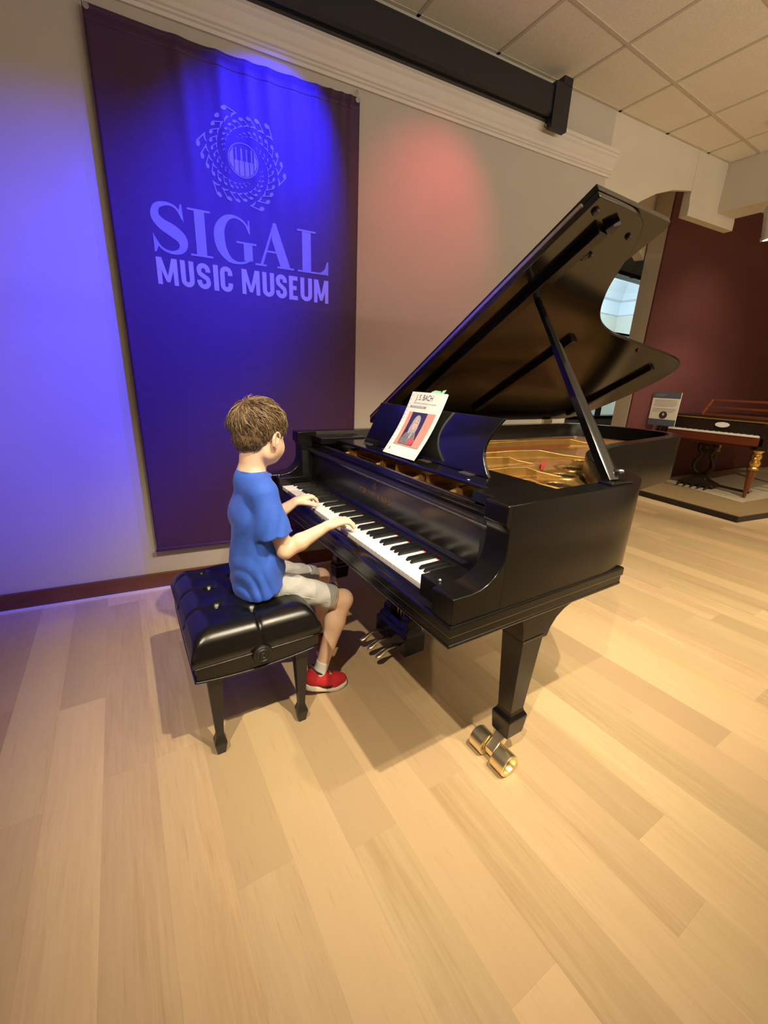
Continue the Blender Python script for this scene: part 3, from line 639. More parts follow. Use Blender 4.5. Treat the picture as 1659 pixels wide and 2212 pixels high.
for (x, y, r) in ((1.66, 1.12, 0.05), (1.48, 1.01, 0.05), (1.36, 0.92, 0.045), (1.85, 1.22, 0.055), (2.10, 1.30, 0.05)):
    MB().lathe([(r, 0.0), (r + 0.004, 0.006), (r + 0.012, 0.008), (r + 0.020, 0.004), (r + 0.022, 0.0)], (x, y, 0.9005), (0, 0, 1), 24, cap=False).build('plate_ring', 'plate_gold', plate, smooth=True)
    MB().lathe([(0.0, 0.001), (r, 0.001)], (x, y, 0.9005), (0, 0, 1), 24, cap=False).build('plate_hole', 'dark_wood', plate)
ss = MB()
for i in range(34):
    f = i / 33; ss.tube([(0.98, 1.885 - 0.30 * f, 0.918), (3.0 - 0.5 * f, 1.98 - 0.30 * f, 0.914)], 0.0016, 4, False)
tag(ss.build('bass_strings', 'copper_string', pn_), 'copper wound bass strings', kind='stuff')
ss = MB()
for i in range(70):
    f = i / 69; ss.tube([(0.98, 1.58 - 0.62 * f, 0.912), (2.5 - 1.15 * f, 1.62 - 0.72 * f, 0.910)], 0.0006, 3, False)
tag(ss.build('treble_strings', 'steel', pn_), 'steel treble strings', kind='stuff')
ss = MB()
for i in range(64):
    for j in range(3):
        y = 0.83 + 1.2 * i / 63 + 0.006 * j; x = 0.906 + 0.014 * j
        ss.tube([(x, y, 0.898), (x, y, 0.925)], 0.0028, 5)
tag(ss.build('tuning_pins', 'steel', pn_), 'rows of steel tuning pins', kind='stuff')
MB().prism([(1.66, 1.245), (1.78, 1.33), (1.79, 1.322), (1.67, 1.237)], 0.905, 0.925, lambda u, v, t: (u, v, t)).build('damper_felt', 'red_felt', plate)
for y, l in ((1.86, 0.05), (1.56, 0.05), (1.27, 0.05), (1.05, 0.05)):
    MB().hexa([(0.892, y - 0.012, 0.900), (0.985, y - 0.012, 0.900), (0.985, y + 0.012, 0.900), (0.892, y + 0.012, 0.900), (0.892, y - 0.009, 0.915), (0.985, y - 0.009, 0.938), (0.985, y + 0.009, 0.938), (0.892, y + 0.009, 0.915)]).build('plate_rib', 'plate_gold', plate, bevel=0.003)

# music desk: shelf and curved panel
shf = MB().prism([(0.950, 0.962), (0.950, 0.970), (0.955, 0.974), (1.16, 0.974), (1.16, 0.958), (0.958, 0.958)], 0.880, 1.984, lambda u, v, t: (u, t, v)).build('music_shelf', 'ebony', pn_, bevel=0.001)
DC = 1.426
def desk_pt(h, u, back):
    """h 0..1 up the panel, u -1..1 across"""
    x = 1.044 + 0.076 * h - 0.020 * math.sin(math.pi * h) * 1.0; z = 0.975 + 0.197 * h
    hw = 0.440 - 0.052 * (math.sin(min(1, h / 0.55) * math.pi / 2)) + 0.022 * max(0, (h - 0.55) / 0.45) ** 1.5
    return (x + back, DC + hw * u, z)
rs = []
NH, NU = 16, 24
front = [[desk_pt(j / NH, -1 + 2 * i / NU, 0.0) for i in range(NU + 1)] for j in range(NH + 1)]
back = [[desk_pt(j / NH, -1 + 2 * i / NU, 0.014) for i in range(NU + 1)] for j in range(NH + 1)]
mb = MB(); vs = [p for r in front for p in r] + [p for r in back for p in r]; fs = []; n1 = (NH + 1) * (NU + 1); st = NU + 1
for j in range(NH):
    for i in range(NU):
        a = j * st + i; fs.append((a, a + 1, a + st + 1, a + st)); fs.append((n1 + a, n1 + a + st, n1 + a + st + 1, n1 + a + 1))
for i in range(NU): fs.append((i, n1 + i, n1 + i + 1, i + 1)); a = NH * st + i; fs.append((a, a + 1, n1 + a + 1, n1 + a))
for j in range(NH): a = j * st; fs.append((a, a + st, n1 + a + st, n1 + a)); a += NU; fs.append((a, n1 + a, n1 + a + st, a + st))
dsk = mb.add(vs, fs).build('music_desk', 'ebony', pn_, auto=50, bevel=0.002)
for y in (1.08, 1.33, 1.62, 1.80):
    MB().box(1.018, 1.043, y - 0.030, y + 0.030, 0.9742, 0.9765).build('desk_hinge', 'brass', dsk)
MB().lathe([(0.0, 0.004), (0.007, 0.003), (0.008, 0.0)], (0.965, 1.0, 0.974), (0, 0, 1), 12).build('shelf_stud', 'steel', shf, smooth=True)

# lid
LA = R_(31.2); LU = Vector((0, -math.cos(LA), math.sin(LA))); LN = Vector((0, math.sin(LA), math.cos(LA))); L0 = Vector((0, 2.20, 1.03))
def lp(x, s, n): return L0 + Vector((x, 0, 0)) + LU * s + LN * n
lid_out = [(1.272, 0.0), (1.272, 1.522), (1.36, 1.523), (1.46, 1.521), (1.519, 1.513), (1.553, 1.499), (1.599, 1.462), (1.65, 1.400), (1.695, 1.338), (1.735, 1.280), (1.786, 1.221), (1.87, 1.144), (1.955, 1.088), (2.068, 1.039), (2.194, 1.005), (2.395, 0.976), (2.611, 0.948), (2.951, 0.906), (3.16, 0.872), (3.275, 0.838), (3.36, 0.775), (3.403, 0.68), (3.412, 0.56), (3.395, 0.40), (3.33, 0.21), (3.24, 0.07), (3.12, 0.008), (2.9, 0.0)]
LT = 0.021
lpoly = [(1.272, 0.0), (1.272, 1.522)] + [(p.x, p.y) for p in crom([(x, y, 0) for x, y in lid_out[2:]], 4)]
lid = MB().prism(lpoly, 0.0, LT, lambda u, v, t: lp(u, v, t)).build('lid', 'ebony', pn_, bevel=0.0025, auto=40)
MB().prism([(1.276, 0.006), (1.276, 1.524), (1.700, 1.524), (1.716, 1.510), (1.720, 1.49), (1.720, 0.006)], LT + 0.004, LT + 0.004 + LT, lambda u, v, t: lp(u, v, t)).build('front_flap', 'ebony', lid, bevel=0.0025)
MB().prism([(1.266, 0.02), (1.266, 1.47), (1.276, 1.47), (1.276, 0.02)], LT - 0.004, LT + 0.008, lambda u, v, t: lp(u, v, t)).build('long_hinge', 'brass', lid)
for (xa, xb, s0, s1) in ((1.372, 1.418, 0.22, 1.448), (1.925, 1.970, 0.20, 0.945), (2.985, 3.030, 0.12, 0.785)):
    MB().prism([(xa, s0), (xb, s0), (xb, s1), (xa, s1)], -0.026, 0.0, lambda u, v, t: lp(u, v, t)).build('batten', 'ebony_satin', lid, bevel=0.003)
pcup = MB().prism([(1.395, 1.455), (1.44, 1.448), (1.425, 1.49), (1.41, 1.475)], -0.022, 0.0, lambda u, v, t: lp(u, v, t)).build('prop_catch', 'ebony_satin', lid)
for (x, s, r) in ((1.307, 1.483, 0.012), (1.546, 1.45, 0.010), (1.455, 1.343, 0.016), (1.475, 1.352, 0.010), (2.59, 0.913, 0.010)):
    MB().lathe([(0.0, 0.010), (r * .7, 0.010), (r, 0.006), (r, 0.0)], lp(x, s, 0.0), -LN, 14).build('bumper', 'dark_wood', lid)
for x in (1.5, 2.2, 2.9):
    MB().box(x - 0.05, x + 0.05, 2.176, 2.199, 1.0, 1.031).build('lid_hinge', 'brass', lid)
# prop
P0, P1 = Vector((1.315, 0.712, 1.0)), lp(1.455, 1.13, -0.006)
dv = (P1 - P0)
pr = MB()
def pring(P, a, b):
    d = dv.normalized(); e1 = d.cross(Vector((0, 0, 1))).normalized(); e2 = d.cross(e1)
    return [P + e1 * a + e2 * b, P + e1 * (a * .5) + e2 * (b * 1.25), P - e1 * (a * .5) + e2 * (b * 1.25), P - e1 * a + e2 * b, P - e1 * a - e2 * b, P - e1 * (a * .5) - e2 * (b * 1.25), P + e1 * (a * .5) - e2 * (b * 1.25), P + e1 * a - e2 * b]
pr.rings([pring(P0 + dv * t, a, b) for t, a, b in ((0.0, 0.021, 0.014), (0.12, 0.021, 0.014), (0.40, 0.018, 0.013), (0.70, 0.014, 0.011), (0.72, 0.012, 0.009), (0.76, 0.011, 0.009), (1.0, 0.010, 0.008))])
prp = pr.build('lid_prop', 'ebony', pn_, auto=45)
sp = MB(); off = Vector((0.020, 0.012, -0.004))
sp.rings([pring(P0 + off + dv * t, a, b) for t, a, b in ((0.0, 0.016, 0.010), (0.30, 0.014, 0.010), (0.36, 0.010, 0.008))])
sp.build('short_prop', 'ebony', prp, auto=45)
MB().lathe([(0.0, 0.012), (0.006, 0.010), (0.008, 0.0), (0.008, -0.02)], P0 + Vector((0.02, -0.008, 0.035)), (0.3, -1, 0.1), 10).build('prop_pivot', 'steel', prp, smooth=True)
MB().prism([(1.25, 0.675), (1.37, 0.675), (1.36, 0.728), (1.26, 0.728)], 0.9995, 1.008, lambda u, v, t: (u, v, t)).build('prop_plate', 'ebony', prp, bevel=0.003)

# legs with twin-wheel casters
def leg(cx, cy, sgn_x=1, head=True):
    def sq(w_, d_, z, dx=0.0, dy=0.0): return [(cx + dx - w_ / 2, cy + dy - d_ / 2, z), (cx + dx + w_ / 2, cy + dy - d_ / 2, z), (cx + dx + w_ / 2, cy + dy + d_ / 2, z), (cx + dx - w_ / 2, cy + dy + d_ / 2, z)]
    lg = MB()
    lg.rings([sq(.072, .066, .105), sq(.078, .072, .112), sq(.090, .082, .180), sq(.088, .080, .186), sq(.072, .064, .200), sq(.066, .058, .212), sq(.098, .086, .505), sq(.102, .090, .515)])
    o = lg.build('leg', 'ebony_satin', pn_, bevel=0.002)
    br = [(-0.051, 0.515), (0.051, 0.500), (0.070, 0.500), (0.082, 0.530), (0.105, 0.560), (0.140, 0.583), (0.185, 0.598), (0.215, 0.602), (0.235, 0.612), (0.235, 0.637), (-0.080, 0.637), (-0.068, 0.600), (-0.055, 0.560)]
    MB().prism(br, cy - 0.042, cy + 0.042, lambda u, v, t: (cx + sgn_x * u, t, v)).build('leg_bracket', 'ebony_satin', o, auto=50)
    ax = cx - 0.058
    c = MB().rings([[(cx - 0.026, cy - 0.024, 0.106), (cx + 0.018, cy - 0.024, 0.106), (cx + 0.018, cy + 0.024, 0.106), (cx - 0.026, cy + 0.024, 0.106)], [(cx - 0.050, cy - 0.018, 0.082), (cx - 0.008, cy - 0.018, 0.082), (cx - 0.008, cy + 0.018, 0.082), (cx - 0.050, cy + 0.018, 0.082)], [(ax - 0.022, cy - 0.020, 0.055), (ax + 0.026, cy - 0.020, 0.055), (ax + 0.026, cy + 0.020, 0.055), (ax - 0.022, cy + 0.020, 0.055)], [(ax - 0.018, cy - 0.018, 0.028), (ax + 0.018, cy - 0.018, 0.028), (ax + 0.018, cy + 0.018, 0.028), (ax - 0.018, cy + 0.018, 0.028)]]).build('caster_fork', 'brass', o, bevel=0.003)
    for s_ in (-1, 1):
        MB().lathe([(0.0, 0.020), (0.012, 0.020), (0.014, 0.030), (0.026, 0.031), (0.030, 0.050), (0.0385, 0.053), (0.041, 0.050), (0.041, -0.002), (0.038, -0.004), (0.0, -0.004)], (ax, cy + s_ * 0.027, 0.041), (0, s_, 0), 28).build('caster_wheel', 'brass', o, auto=35)
    return o
leg(1.034, 0.745); leg(1.034, 2.118); leg(2.90, 1.80)
# pedal lyre
ly = MB()
ly.rings([[(.972, 1.302, .060), (1.085, 1.302, .060), (1.085, 1.562, .060), (.972, 1.562, .060)], [(.972, 1.302, .150), (1.085, 1.302, .150), (1.085, 1.562, .150), (.972, 1.562, .150)], [(.984, 1.314, .165), (1.073, 1.314, .165), (1.073, 1.550, .165), (.984, 1.550, .165)], [(.984, 1.314, .178), (1.073, 1.314, .178), (1.073, 1.550, .178), (.984, 1.550, .178)], [(1.0, 1.330, .196), (1.058, 1.330, .196), (1.058, 1.534, .196), (1.0, 1.534, .196)]])
lyo = ly.build('lyre_box', 'ebony_satin', pn_, bevel=0.002)
for y in (1.357, 1.507):
    MB().rings([[(x0, y - d, z), (x1, y - d, z), (x1, y + d, z), (x0, y + d, z)] for x0, x1, d, z in ((.998, 1.060, .030, .194), (.998, 1.060, .030, .222), (1.008, 1.050, .022, .235), (1.008, 1.050, .022, .600), (.998, 1.060, .030, .615), (.998, 1.060, .030, .640))]).build('lyre_post', 'ebony_satin', lyo, bevel=0.002)
for y in (1.405, 1.432, 1.459): MB().tube([(1.03, y, 0.19), (1.03, y, 0.64)], 0.0035, 8).build('pedal_rod', 'brass', lyo)
for y in (1.33, 1.534): MB().tube([(1.08, y, 0.16), (1.34, y, 0.64)], 0.006, 8).build('lyre_brace', 'brass', lyo)
for y in (1.357, 1.432, 1.507):
    pd_ = MB(); pts = [(1.0, 0.090, .008), (0.95, 0.096, .0065), (0.912, 0.094, .0075), (0.888, 0.084, .013), (0.868, 0.075, .017), (0.856, 0.071, .013), (0.850, 0.069, .005)]
    pd_.rings([[(x, y - hw, z - .004), (x, y - hw * .6, z + .003), (x, y + hw * .6, z + .003), (x, y + hw, z - .004), (x, y, z - .009)] for x, z, hw in pts])
    pd_.build('pedal', 'brass', lyo, smooth=True)
# beams under the case
for (a, b) in (((1.40, 0.95), (2.9, 1.72)), ((1.40, 1.45), (2.9, 1.80)), ((1.40, 2.0), (2.9, 1.88))):
    d = (Vector((*b, 0)) - Vector((*a, 0))).normalized(); n = Vector((-d.y, d.x, 0)) * 0.04
    A, B = Vector((*a, 0)), Vector((*b, 0))
    MB().hexa([(*(A - n).xy, .62), (*(B - n).xy, .62), (*(B + n).xy, .62), (*(A + n).xy, .62), (*(A - n).xy, .70), (*(B - n).xy, .70), (*(B + n).xy, .70), (*(A + n).xy, .70)]).build('case_beam', 'satin_black', pn_)
MB().prism([(p.x, p.y) for p in IN if p.x > 0.9], 0.695, 0.712, lambda u, v, t: (u, v, t)).build('case_bottom', 'inner_black', pn_)
# ------------------------------------------------------------------ music book on the desk
bk_ = thing('music_book', (0.975, 1.44, 0.976), 'white spiral bound music book with a portrait cover on the piano desk', 'book')
BB, BT = Vector((0.974, 0, 0.9765)), Vector((1.120, 0, 1.235)); bu = (BT - BB).normalized(); bn = Vector((-bu.z, 0, bu.x)).normalized()
BYL, BYR = 1.558, 1.320; BH = (BT - BB).length
def bkp(a, h, n=0.0):
    """a 0..1 left to right, h metres up, n towards the reader; lower right corner curls forward"""
    curl = 0.030 * max(0, a - 0.55) ** 2 * max(0, 1 - h / BH)
    return BB + bu * h + Vector((0, BYL + (BYR - BYL) * a, 0)) + bn * (n + curl - 0.012 * math.sin(math.pi * h / BH))
def sheet(name, a0, a1, h0, h1, n, th, m, parent, na=12, nh=12):
    mb = MB(); vs = []; fs = []
    for t in (n + th, n):
        for j in range(nh + 1):
            for i in range(na + 1): vs.append(bkp(a0 + (a1 - a0) * i / na, h0 + (h1 - h0) * j / nh, t))
    k = (na + 1) * (nh + 1); st = na + 1
    for j in range(nh):
        for i in range(na):
            q = (j * st + i, j * st + i + 1, (j + 1) * st + i + 1, (j + 1) * st + i); fs.append(q); fs.append(tuple(k + x for x in reversed(q)))
    for i in range(na): fs.append((i, i + 1, k + i + 1, k + i)); a = nh * st + i; fs.append((a, a + 1, k + a + 1, k + a))
    for j in range(nh): a = j * st; fs.append((a, a + st, k + a + st, k + a)); a += na; fs.append((a, a + st, k + a + st, k + a))
    return mb.add(vs, fs).build(name, m, parent, auto=50)
def outl(name, poly, n, m, parent):
    """flat print: fan of a polygon given in (a, h)"""
    mb = MB(); mb.prism(poly, n, n + 0.0003, lambda u, v, t: bkp(u, v, t)); return mb.build(name, m, parent)
sheet('page_block', 0.0, 1.0, 0.0, BH, 0.0, 0.006, 'paper', bk_)
cv = sheet('cover', 0.0, 1.0, 0.0, BH, 0.0062, 0.0006, 'paper', bk_)
N = 0.007
sheet('cover_panel', 0.15, 0.93, 0.052, 0.208, N, 0.0002, 'print_salmon', cv)
sheet('portrait_ground', 0.26, 0.70, 0.056, 0.208, N + 0.0003, 0.0002, 'print_navy', cv)
def el(cx, ch, ra, rh, n=18, rot=0.0): return [(cx + ra * math.cos(t) * math.cos(rot) - rh / 0.238 * math.sin(t) * math.sin(rot), ch + ra * 0.238 * math.cos(t) * math.sin(rot) + rh * math.sin(t) * math.cos(rot)) for t in [2 * math.pi * i / n for i in range(n)]]
outl('portrait_coat', [(0.27, 0.057), (0.68, 0.057), (0.66, 0.095), (0.60, 0.118), (0.50, 0.128), (0.40, 0.122), (0.32, 0.105), (0.28, 0.085)], N + 0.0006, 'print_coat', cv)
outl('portrait_wig', el(0.485, 0.158, 0.105, 0.038), N + 0.0009, 'print_wig', cv)
outl('portrait_wig', el(0.42, 0.135, 0.05, 0.026), N + 0.00095, 'print_wig', cv); outl('portrait_wig', el(0.56, 0.135, 0.04, 0.022), N + 0.00095, 'print_wig', cv)
outl('portrait_face', el(0.50, 0.155, 0.068, 0.026), N + 0.0013, 'print_skin', cv)
outl('portrait_eye', el(0.475, 0.160, 0.014, 0.002, 8), N + 0.0017, 'print_dark', cv); outl('portrait_eye', el(0.535, 0.159, 0.014, 0.002, 8), N + 0.0017, 'print_dark', cv)
outl('portrait_mouth', el(0.512, 0.141, 0.018, 0.0012, 8), N + 0.0017, 'print_red', cv)
outl('portrait_cravat', [(0.47, 0.126), (0.53, 0.126), (0.54, 0.085), (0.49, 0.080)], N + 0.0010, 'print_wig', cv)
outl('portrait_cloth', [(0.52, 0.058), (0.68, 0.060), (0.70, 0.085), (0.62, 0.092), (0.55, 0.082)], N + 0.0013, 'print_red', cv)
sheet('cover_rule', 0.15, 0.93, 0.049, 0.052, N, 0.0003, 'print_grey', cv, 12, 1)
sheet('cover_band', 0.10, 0.58, 0.226, 0.236, N, 0.0003, 'print_grey', cv, 12, 1)
def btext(body, size, a, h, m, sx=1.0, bold=0.0):
    me = text_mesh(body, size, lambda x, y, z: bkp(a + x / 0.238, h + y, N + 0.0004 + z * 0.3), 0.0002, bold, sx); link('cover_lettering', me, m, cv)
btext('J. S. BACH', 0.034, 0.43, 0.262, 'print_dark', 0.78)
btext('INVENTIONS & SINFONIAS for the keyboard', 0.0105, 0.50, 0.2445, 'print_grey', 0.80)
btext('PRACTICAL PERFORMING EDITION', 0.0070, 0.34, 0.2285, 'paper', 0.80)
outl('publisher_mark', [(0.115, 0.020), (0.15, 0.020), (0.15, 0.034), (0.115, 0.034)], N, 'print_grey', cv)
for i in range(16):
    h = 0.012 + (BH - 0.03) * i / 15
    mb = MB(); mb.prism([(0.025, h), (0.045, h), (0.045, h + 0.004), (0.025, h + 0.004)], N, N + 0.0003, lambda u, v, t: bkp(u, v, t)); mb.build('binding_hole', 'print_grey', cv)
tb = MB(); tb.prism([(0.52, BH - 0.01), (0.80, BH - 0.01), (0.78, BH + 0.012), (0.62, BH + 0.014), (0.53, BH + 0.006)], 0.002, 0.0026, lambda u, v, t: bkp(u, v, t)); tb.build('page_flag', 'green_tab', bk_)
tb = MB(); tb.prism([(0.76, BH - 0.01), (0.86, BH - 0.01), (0.92, BH + 0.018), (0.84, BH + 0.014)], 0.004, 0.0046, lambda u, v, t: bkp(u, v, t)); tb.build('page_flag', 'green_tab', bk_)

# ------------------------------------------------------------------ bench
SX0, SX1, SY0, SY1 = 0.092, 0.512, 1.212, 1.775
bn_ = thing('piano_bench', (0.302, 1.49, 0.0), 'black tufted vinyl artist bench the boy sits on', 'bench')
tufts = [(0.200, 1.400), (0.200, 1.550), (0.200, 1.700), (0.305, 1.328), (0.305, 1.475), (0.305, 1.625), (0.410, 1.400), (0.410, 1.550), (0.410, 1.700)]
def seat_z(x, y):
    ex_ = min(x - SX0, SX1 - x); ey_ = min(y - SY0, SY1 - y)
    r = 0.075
    def edge(d): return 0.0 if d >= r else (1 - math.sqrt(max(0, 1 - (1 - d / r) ** 2)))
    z = 0.507 - 0.062 * min(1.0, math.hypot(edge(ex_), edge(ey_)))
    for tx, ty in tufts:
        d = math.hypot(x - tx, y - ty); z -= 0.017 * math.exp(-(d / 0.014) ** 2) + 0.011 * math.exp(-(d / 0.045) ** 2)
    def crease(ax_, ay_, bx_, by_, dep, wd):
        vx, vy = bx_ - ax_, by_ - ay_; L2 = vx * vx + vy * vy; t = ((x - ax_) * vx + (y - ay_) * vy) / L2
        if t < 0 or t > 1: return 0.0
        d = abs((x - ax_) * vy - (y - ay_) * vx) / math.sqrt(L2); return dep * math.exp(-(d / wd) ** 2)
    z -= crease(0.305, 1.328, 0.305, SY0 - 0.01, 0.009, 0.006)
    for ty in (1.40, 1.55, 1.70):
        z -= crease(0.200, ty, SX0 - 0.01, ty, 0.006, 0.006) + crease(0.410, ty, SX1 + 0.01, ty, 0.006, 0.006)
    for tx, ty in ((0.305, 1.328), (0.305, 1.475), (0.305, 1.625)):
        for ox in (-0.105, 0.105):
            z -= crease(tx, ty, tx + ox, ty + 0.0745, 0.0028, 0.006)
            if ty > 1.4: z -= crease(tx, ty, tx + ox, ty - 0.0755, 0.0028, 0.006)
    return z
def bulge(t): return 0.010 * math.sin(math.pi * t)
NX, NY = 84, 112
vs = []; fs = []
for j in range(NY + 1):
    for i in range(NX + 1):
        x = SX0 + (SX1 - SX0) * i / NX; y = SY0 + (SY1 - SY0) * j / NY; vs.append((x, y, seat_z(x, y)))
st = NX + 1
for j in range(NY):
    for i in range(NX): a = j * st + i; fs.append((a, a + 1, a + st + 1, a + st))
# sides down to the welt
loop = [i for i in range(NX + 1)] + [j * st + NX for j in range(1, NY + 1)] + [NY * st + i for i in range(NX - 1, -1, -1)] + [j * st for j in range(NY - 1, 0, -1)]
prev = loop; cx_, cy_ = (SX0 + SX1) / 2, (SY0 + SY1) / 2
for k, t in enumerate((0.25, 0.5, 0.75, 1.0)):
    ring = []
    for q in loop:
        x, y, z = vs[q]; d = bulge(t * 0.9 + 0.05)
        nx = (1 if abs(x - SX1) < 1e-6 else -1 if abs(x - SX0) < 1e-6 else 0); ny = (1 if abs(y - SY1) < 1e-6 else -1 if abs(y - SY0) < 1e-6 else 0)
        pleat = 0.006 * math.exp(-((x - cx_) / 0.010) ** 2) * (1 - t) if ny else 0.0
        ring.append(len(vs)); vs.append((x + nx * d - nx * 0.002 * t, y + ny * (d - pleat) - ny * 0.002 * t, z + (0.392 - z) * t))
    n = len(loop)
    for i in range(n): fs.append((prev[i], prev[(i + 1) % n], ring[(i + 1) % n], ring[i]))
    prev = ring
fs.append(tuple(prev))
cush = MB().add(vs, fs).build('cushion', 'vinyl', bn_, smooth=True)
for tx, ty in tufts:
    MB().lathe([(0.0, 0.004), (0.005, 0.003), (0.008, 0.0), (0.008, -0.004)], (tx, ty, seat_z(tx, ty) + 0.001), (0, 0, 1), 14).build('button', 'vinyl', cush, smooth=True)
# apron with a bowed lower edge
def apron(face):
    pts = []
    n = 16
    for i in range(n + 1):
        f = i / n; pts.append((f, 0.392))
    low = [(f / n, 0.345 - 0.016 * math.sin(math.pi * f / n) ** 0.8) for f in range(n, -1, -1)]
    return pts + low
ap = MB()
ap.prism([(SX0 + 0.004 + (SX1 - SX0 - 0.008) * u, v) for u, v in apron(0)], SY0 + 0.002, SY0 + 0.022, lambda u, v, t: (u, t, v))
ap.prism([(SX0 + 0.004 + (SX1 - SX0 - 0.008) * u, v) for u, v in apron(0)], SY1 - 0.022, SY1 - 0.002, lambda u, v, t: (u, t, v))
ap.prism([(SY0 + 0.0221 + (SY1 - SY0 - 0.0442) * u, v) for u, v in apron(0)], SX0 + 0.002, SX0 + 0.022, lambda u, v, t: (t, u, v))
ap.prism([(SY0 + 0.0221 + (SY1 - SY0 - 0.0442) * u, v) for u, v in apron(0)], SX1 - 0.022, SX1 - 0.002, lambda u, v, t: (t, u, v))
tag(ap.build('apron', 'vinyl', bn_), 'vinyl covered frame below the cushion')
for zf, nm in ((lambda f: 0.392, 'top_piping'), (lambda f: 0.345 - 0.016 * math.sin(math.pi * f) ** 0.8, 'bottom_piping')):
    pts = []
    c4 = [(SX0, SY0), (SX1, SY0), (SX1, SY1), (SX0, SY1)]
    for q in range(4):
        a, b = c4[q], c4[(q + 1) % 4]
        for i in range(16): f = i / 16; pts.append((a[0] + (b[0] - a[0]) * f, a[1] + (b[1] - a[1]) * f, zf(f)))
    pts.append(pts[0])
    MB().tube(pts, 0.0042, 6, False).build(nm, 'vinyl', bn_, smooth=True)
MB().box(SX0 + 0.02, SX1 - 0.02, SY0 + 0.02, SY1 - 0.02, 0.36, 0.391).build('seat_board', 'satin_black', bn_)
for y, d in ((SY0, -1), (SY1, 1)):
    MB().lathe([(0.034, -0.004), (0.034, 0.012), (0.031, 0.017), (0.026, 0.016), (0.024, 0.019), (0.019, 0.019), (0.017, 0.016), (0.013, 0.016), (0.011, 0.020), (0.007, 0.020), (0.005, 0.017), (0.0, 0.017)], (0.302, y + d * 0.004, 0.386), (0, d, 0), 28).build('adjusting_knob', 'satin_black', bn_, auto=30)
for x, dx in ((0.150, -1), (0.450, 1)):
    for y in (1.252, 1.735):
        def sq(h, z): return [(x - h, y - h, z), (x + h, y - h, z), (x + h, y + h, z), (x - h, y + h, z)]
        MB().rings([sq(.0135, 0.0), sq(.0205, .045), sq(.0205, .052), sq(.0135, .075), sq(.0125, .082), sq(.0245, .330), sq(.0245, .36)]).build('leg', 'satin_black', bn_, bevel=0.0015)

# ------------------------------------------------------------------ second gallery: dais, antique piano, placard, track lamp
dp = [(5.58, 2.95), (5.37, 1.52), (5.93, 1.43), (9.6, 1.05), (9.6, 2.72)]
ds = thing('display_dais', (7.4, 2.1, 0.0), 'low tan display platform with a black edge under the antique piano', 'platform')
MB().prism(dp, 0.0, 0.052, lambda u, v, t: (u, v, t)).build('edge_trim', 'dais_edge', ds)
def inset(P, d):
    c = Vector((sum(p[0] for p in P) / len(P), sum(p[1] for p in P) / len(P))); return [tuple(Vector(p) + (c - Vector(p)).normalized() * d) for p in P]
MB().prism(inset(dp, 0.02), 0.052, 0.060, lambda u, v, t: (u, v, t)).build('deck', 'dais_top', ds)
MB().prism([(6.5, 2.90), (6.1, 1.75), (9.5, 1.40), (9.5, 2.68)], 0.060, 0.066, lambda u, v, t: (u, v, t)).build('rug', 'carpet', ds)
AX, AY0, AY1, DZ = 6.32, 1.78, 2.86, 0.066
an = thing('antique_piano', (7.2, 2.3, DZ), 'antique mahogany grand piano with gilded leg figures on the display platform', 'piano')
MB().box(AX + 0.10, AX + 1.9, AY0 + 0.02, AY1 - 0.02, 0.66, 0.80).build('case_lower', 'antique_wood', an, bevel=0.006)
MB().box(AX + 0.17, AX + 1.9, AY0 + 0.02, AY1 - 0.02, 0.80, 0.965).build('case_upper', 'dark_wood', an, bevel=0.006)
MB().box(AX, AX + 0.12, AY0, AY1, 0.70, 0.80).build('key_rail', 'antique_wood', an, bevel=0.006)
MB().box(AX, AX + 0.26, AY0 - 0.06, AY0 + 0.05, 0.66, 0.965).build('cheek', 'dark_wood', an, bevel=0.01)
MB().box(AX, AX + 0.26, AY1 - 0.04, AY1 + 0.04, 0.66, 0.965).build('cheek', 'dark_wood', an, bevel=0.01)
MB().box(AX - 0.006, AX + 0.17, AY0 + 0.05, AY1 - 0.04, 0.801, 0.822).build('keyboard', 'ivory', an, bevel=0.002)
blk = MB()
for i in range(52):
    if i % 7 in (0, 2, 3, 5, 6): y = AY0 + 0.07 + i * 0.0185; blk.box(AX + 0.06, AX + 0.168, y, y + 0.009, 0.822, 0.832)
tag(blk.build('sharps', 'dark_wood', an), 'dark raised keys', kind='stuff')
MB().box(AX + 0.155, AX + 1.9, AY0, AY1, 0.965, 0.985).build('gilt_edge', 'gilt', an, bevel=0.004)
MB().box(AX + 0.15, AX + 1.92, AY0 - 0.01, AY1 + 0.01, 0.985, 1.0).build('top_board', 'dark_wood', an, bevel=0.004)
MB().lathe([(0.0, 0.006), (0.9, 0.005), (1.0, 0.0), (1.0, -0.004)], (0, 0, 0), (0, 0, 1), 24)
mb = MB(); mb.prism([(0.075 * math.cos(t), 0.032 * math.sin(t)) for t in [2 * math.pi * i / 24 for i in range(24)]], AX + 0.150, AX + 0.171, lambda u, v, t: (t, 2.28 + u, 0.905 + v)); mb.build('name_plaque', 'placard_white', an)
mb = MB(); mb.prism([(0.07 * math.cos(t), 0.02 * math.sin(t)) for t in [2 * math.pi * i / 24 for i in range(24)]], AX - 0.004, AX + 0.02, lambda u, v, t: (t + 0.1, 2.36 + u, 0.675 + v)); mb.build('rail_medallion', 'antique_wood', an)
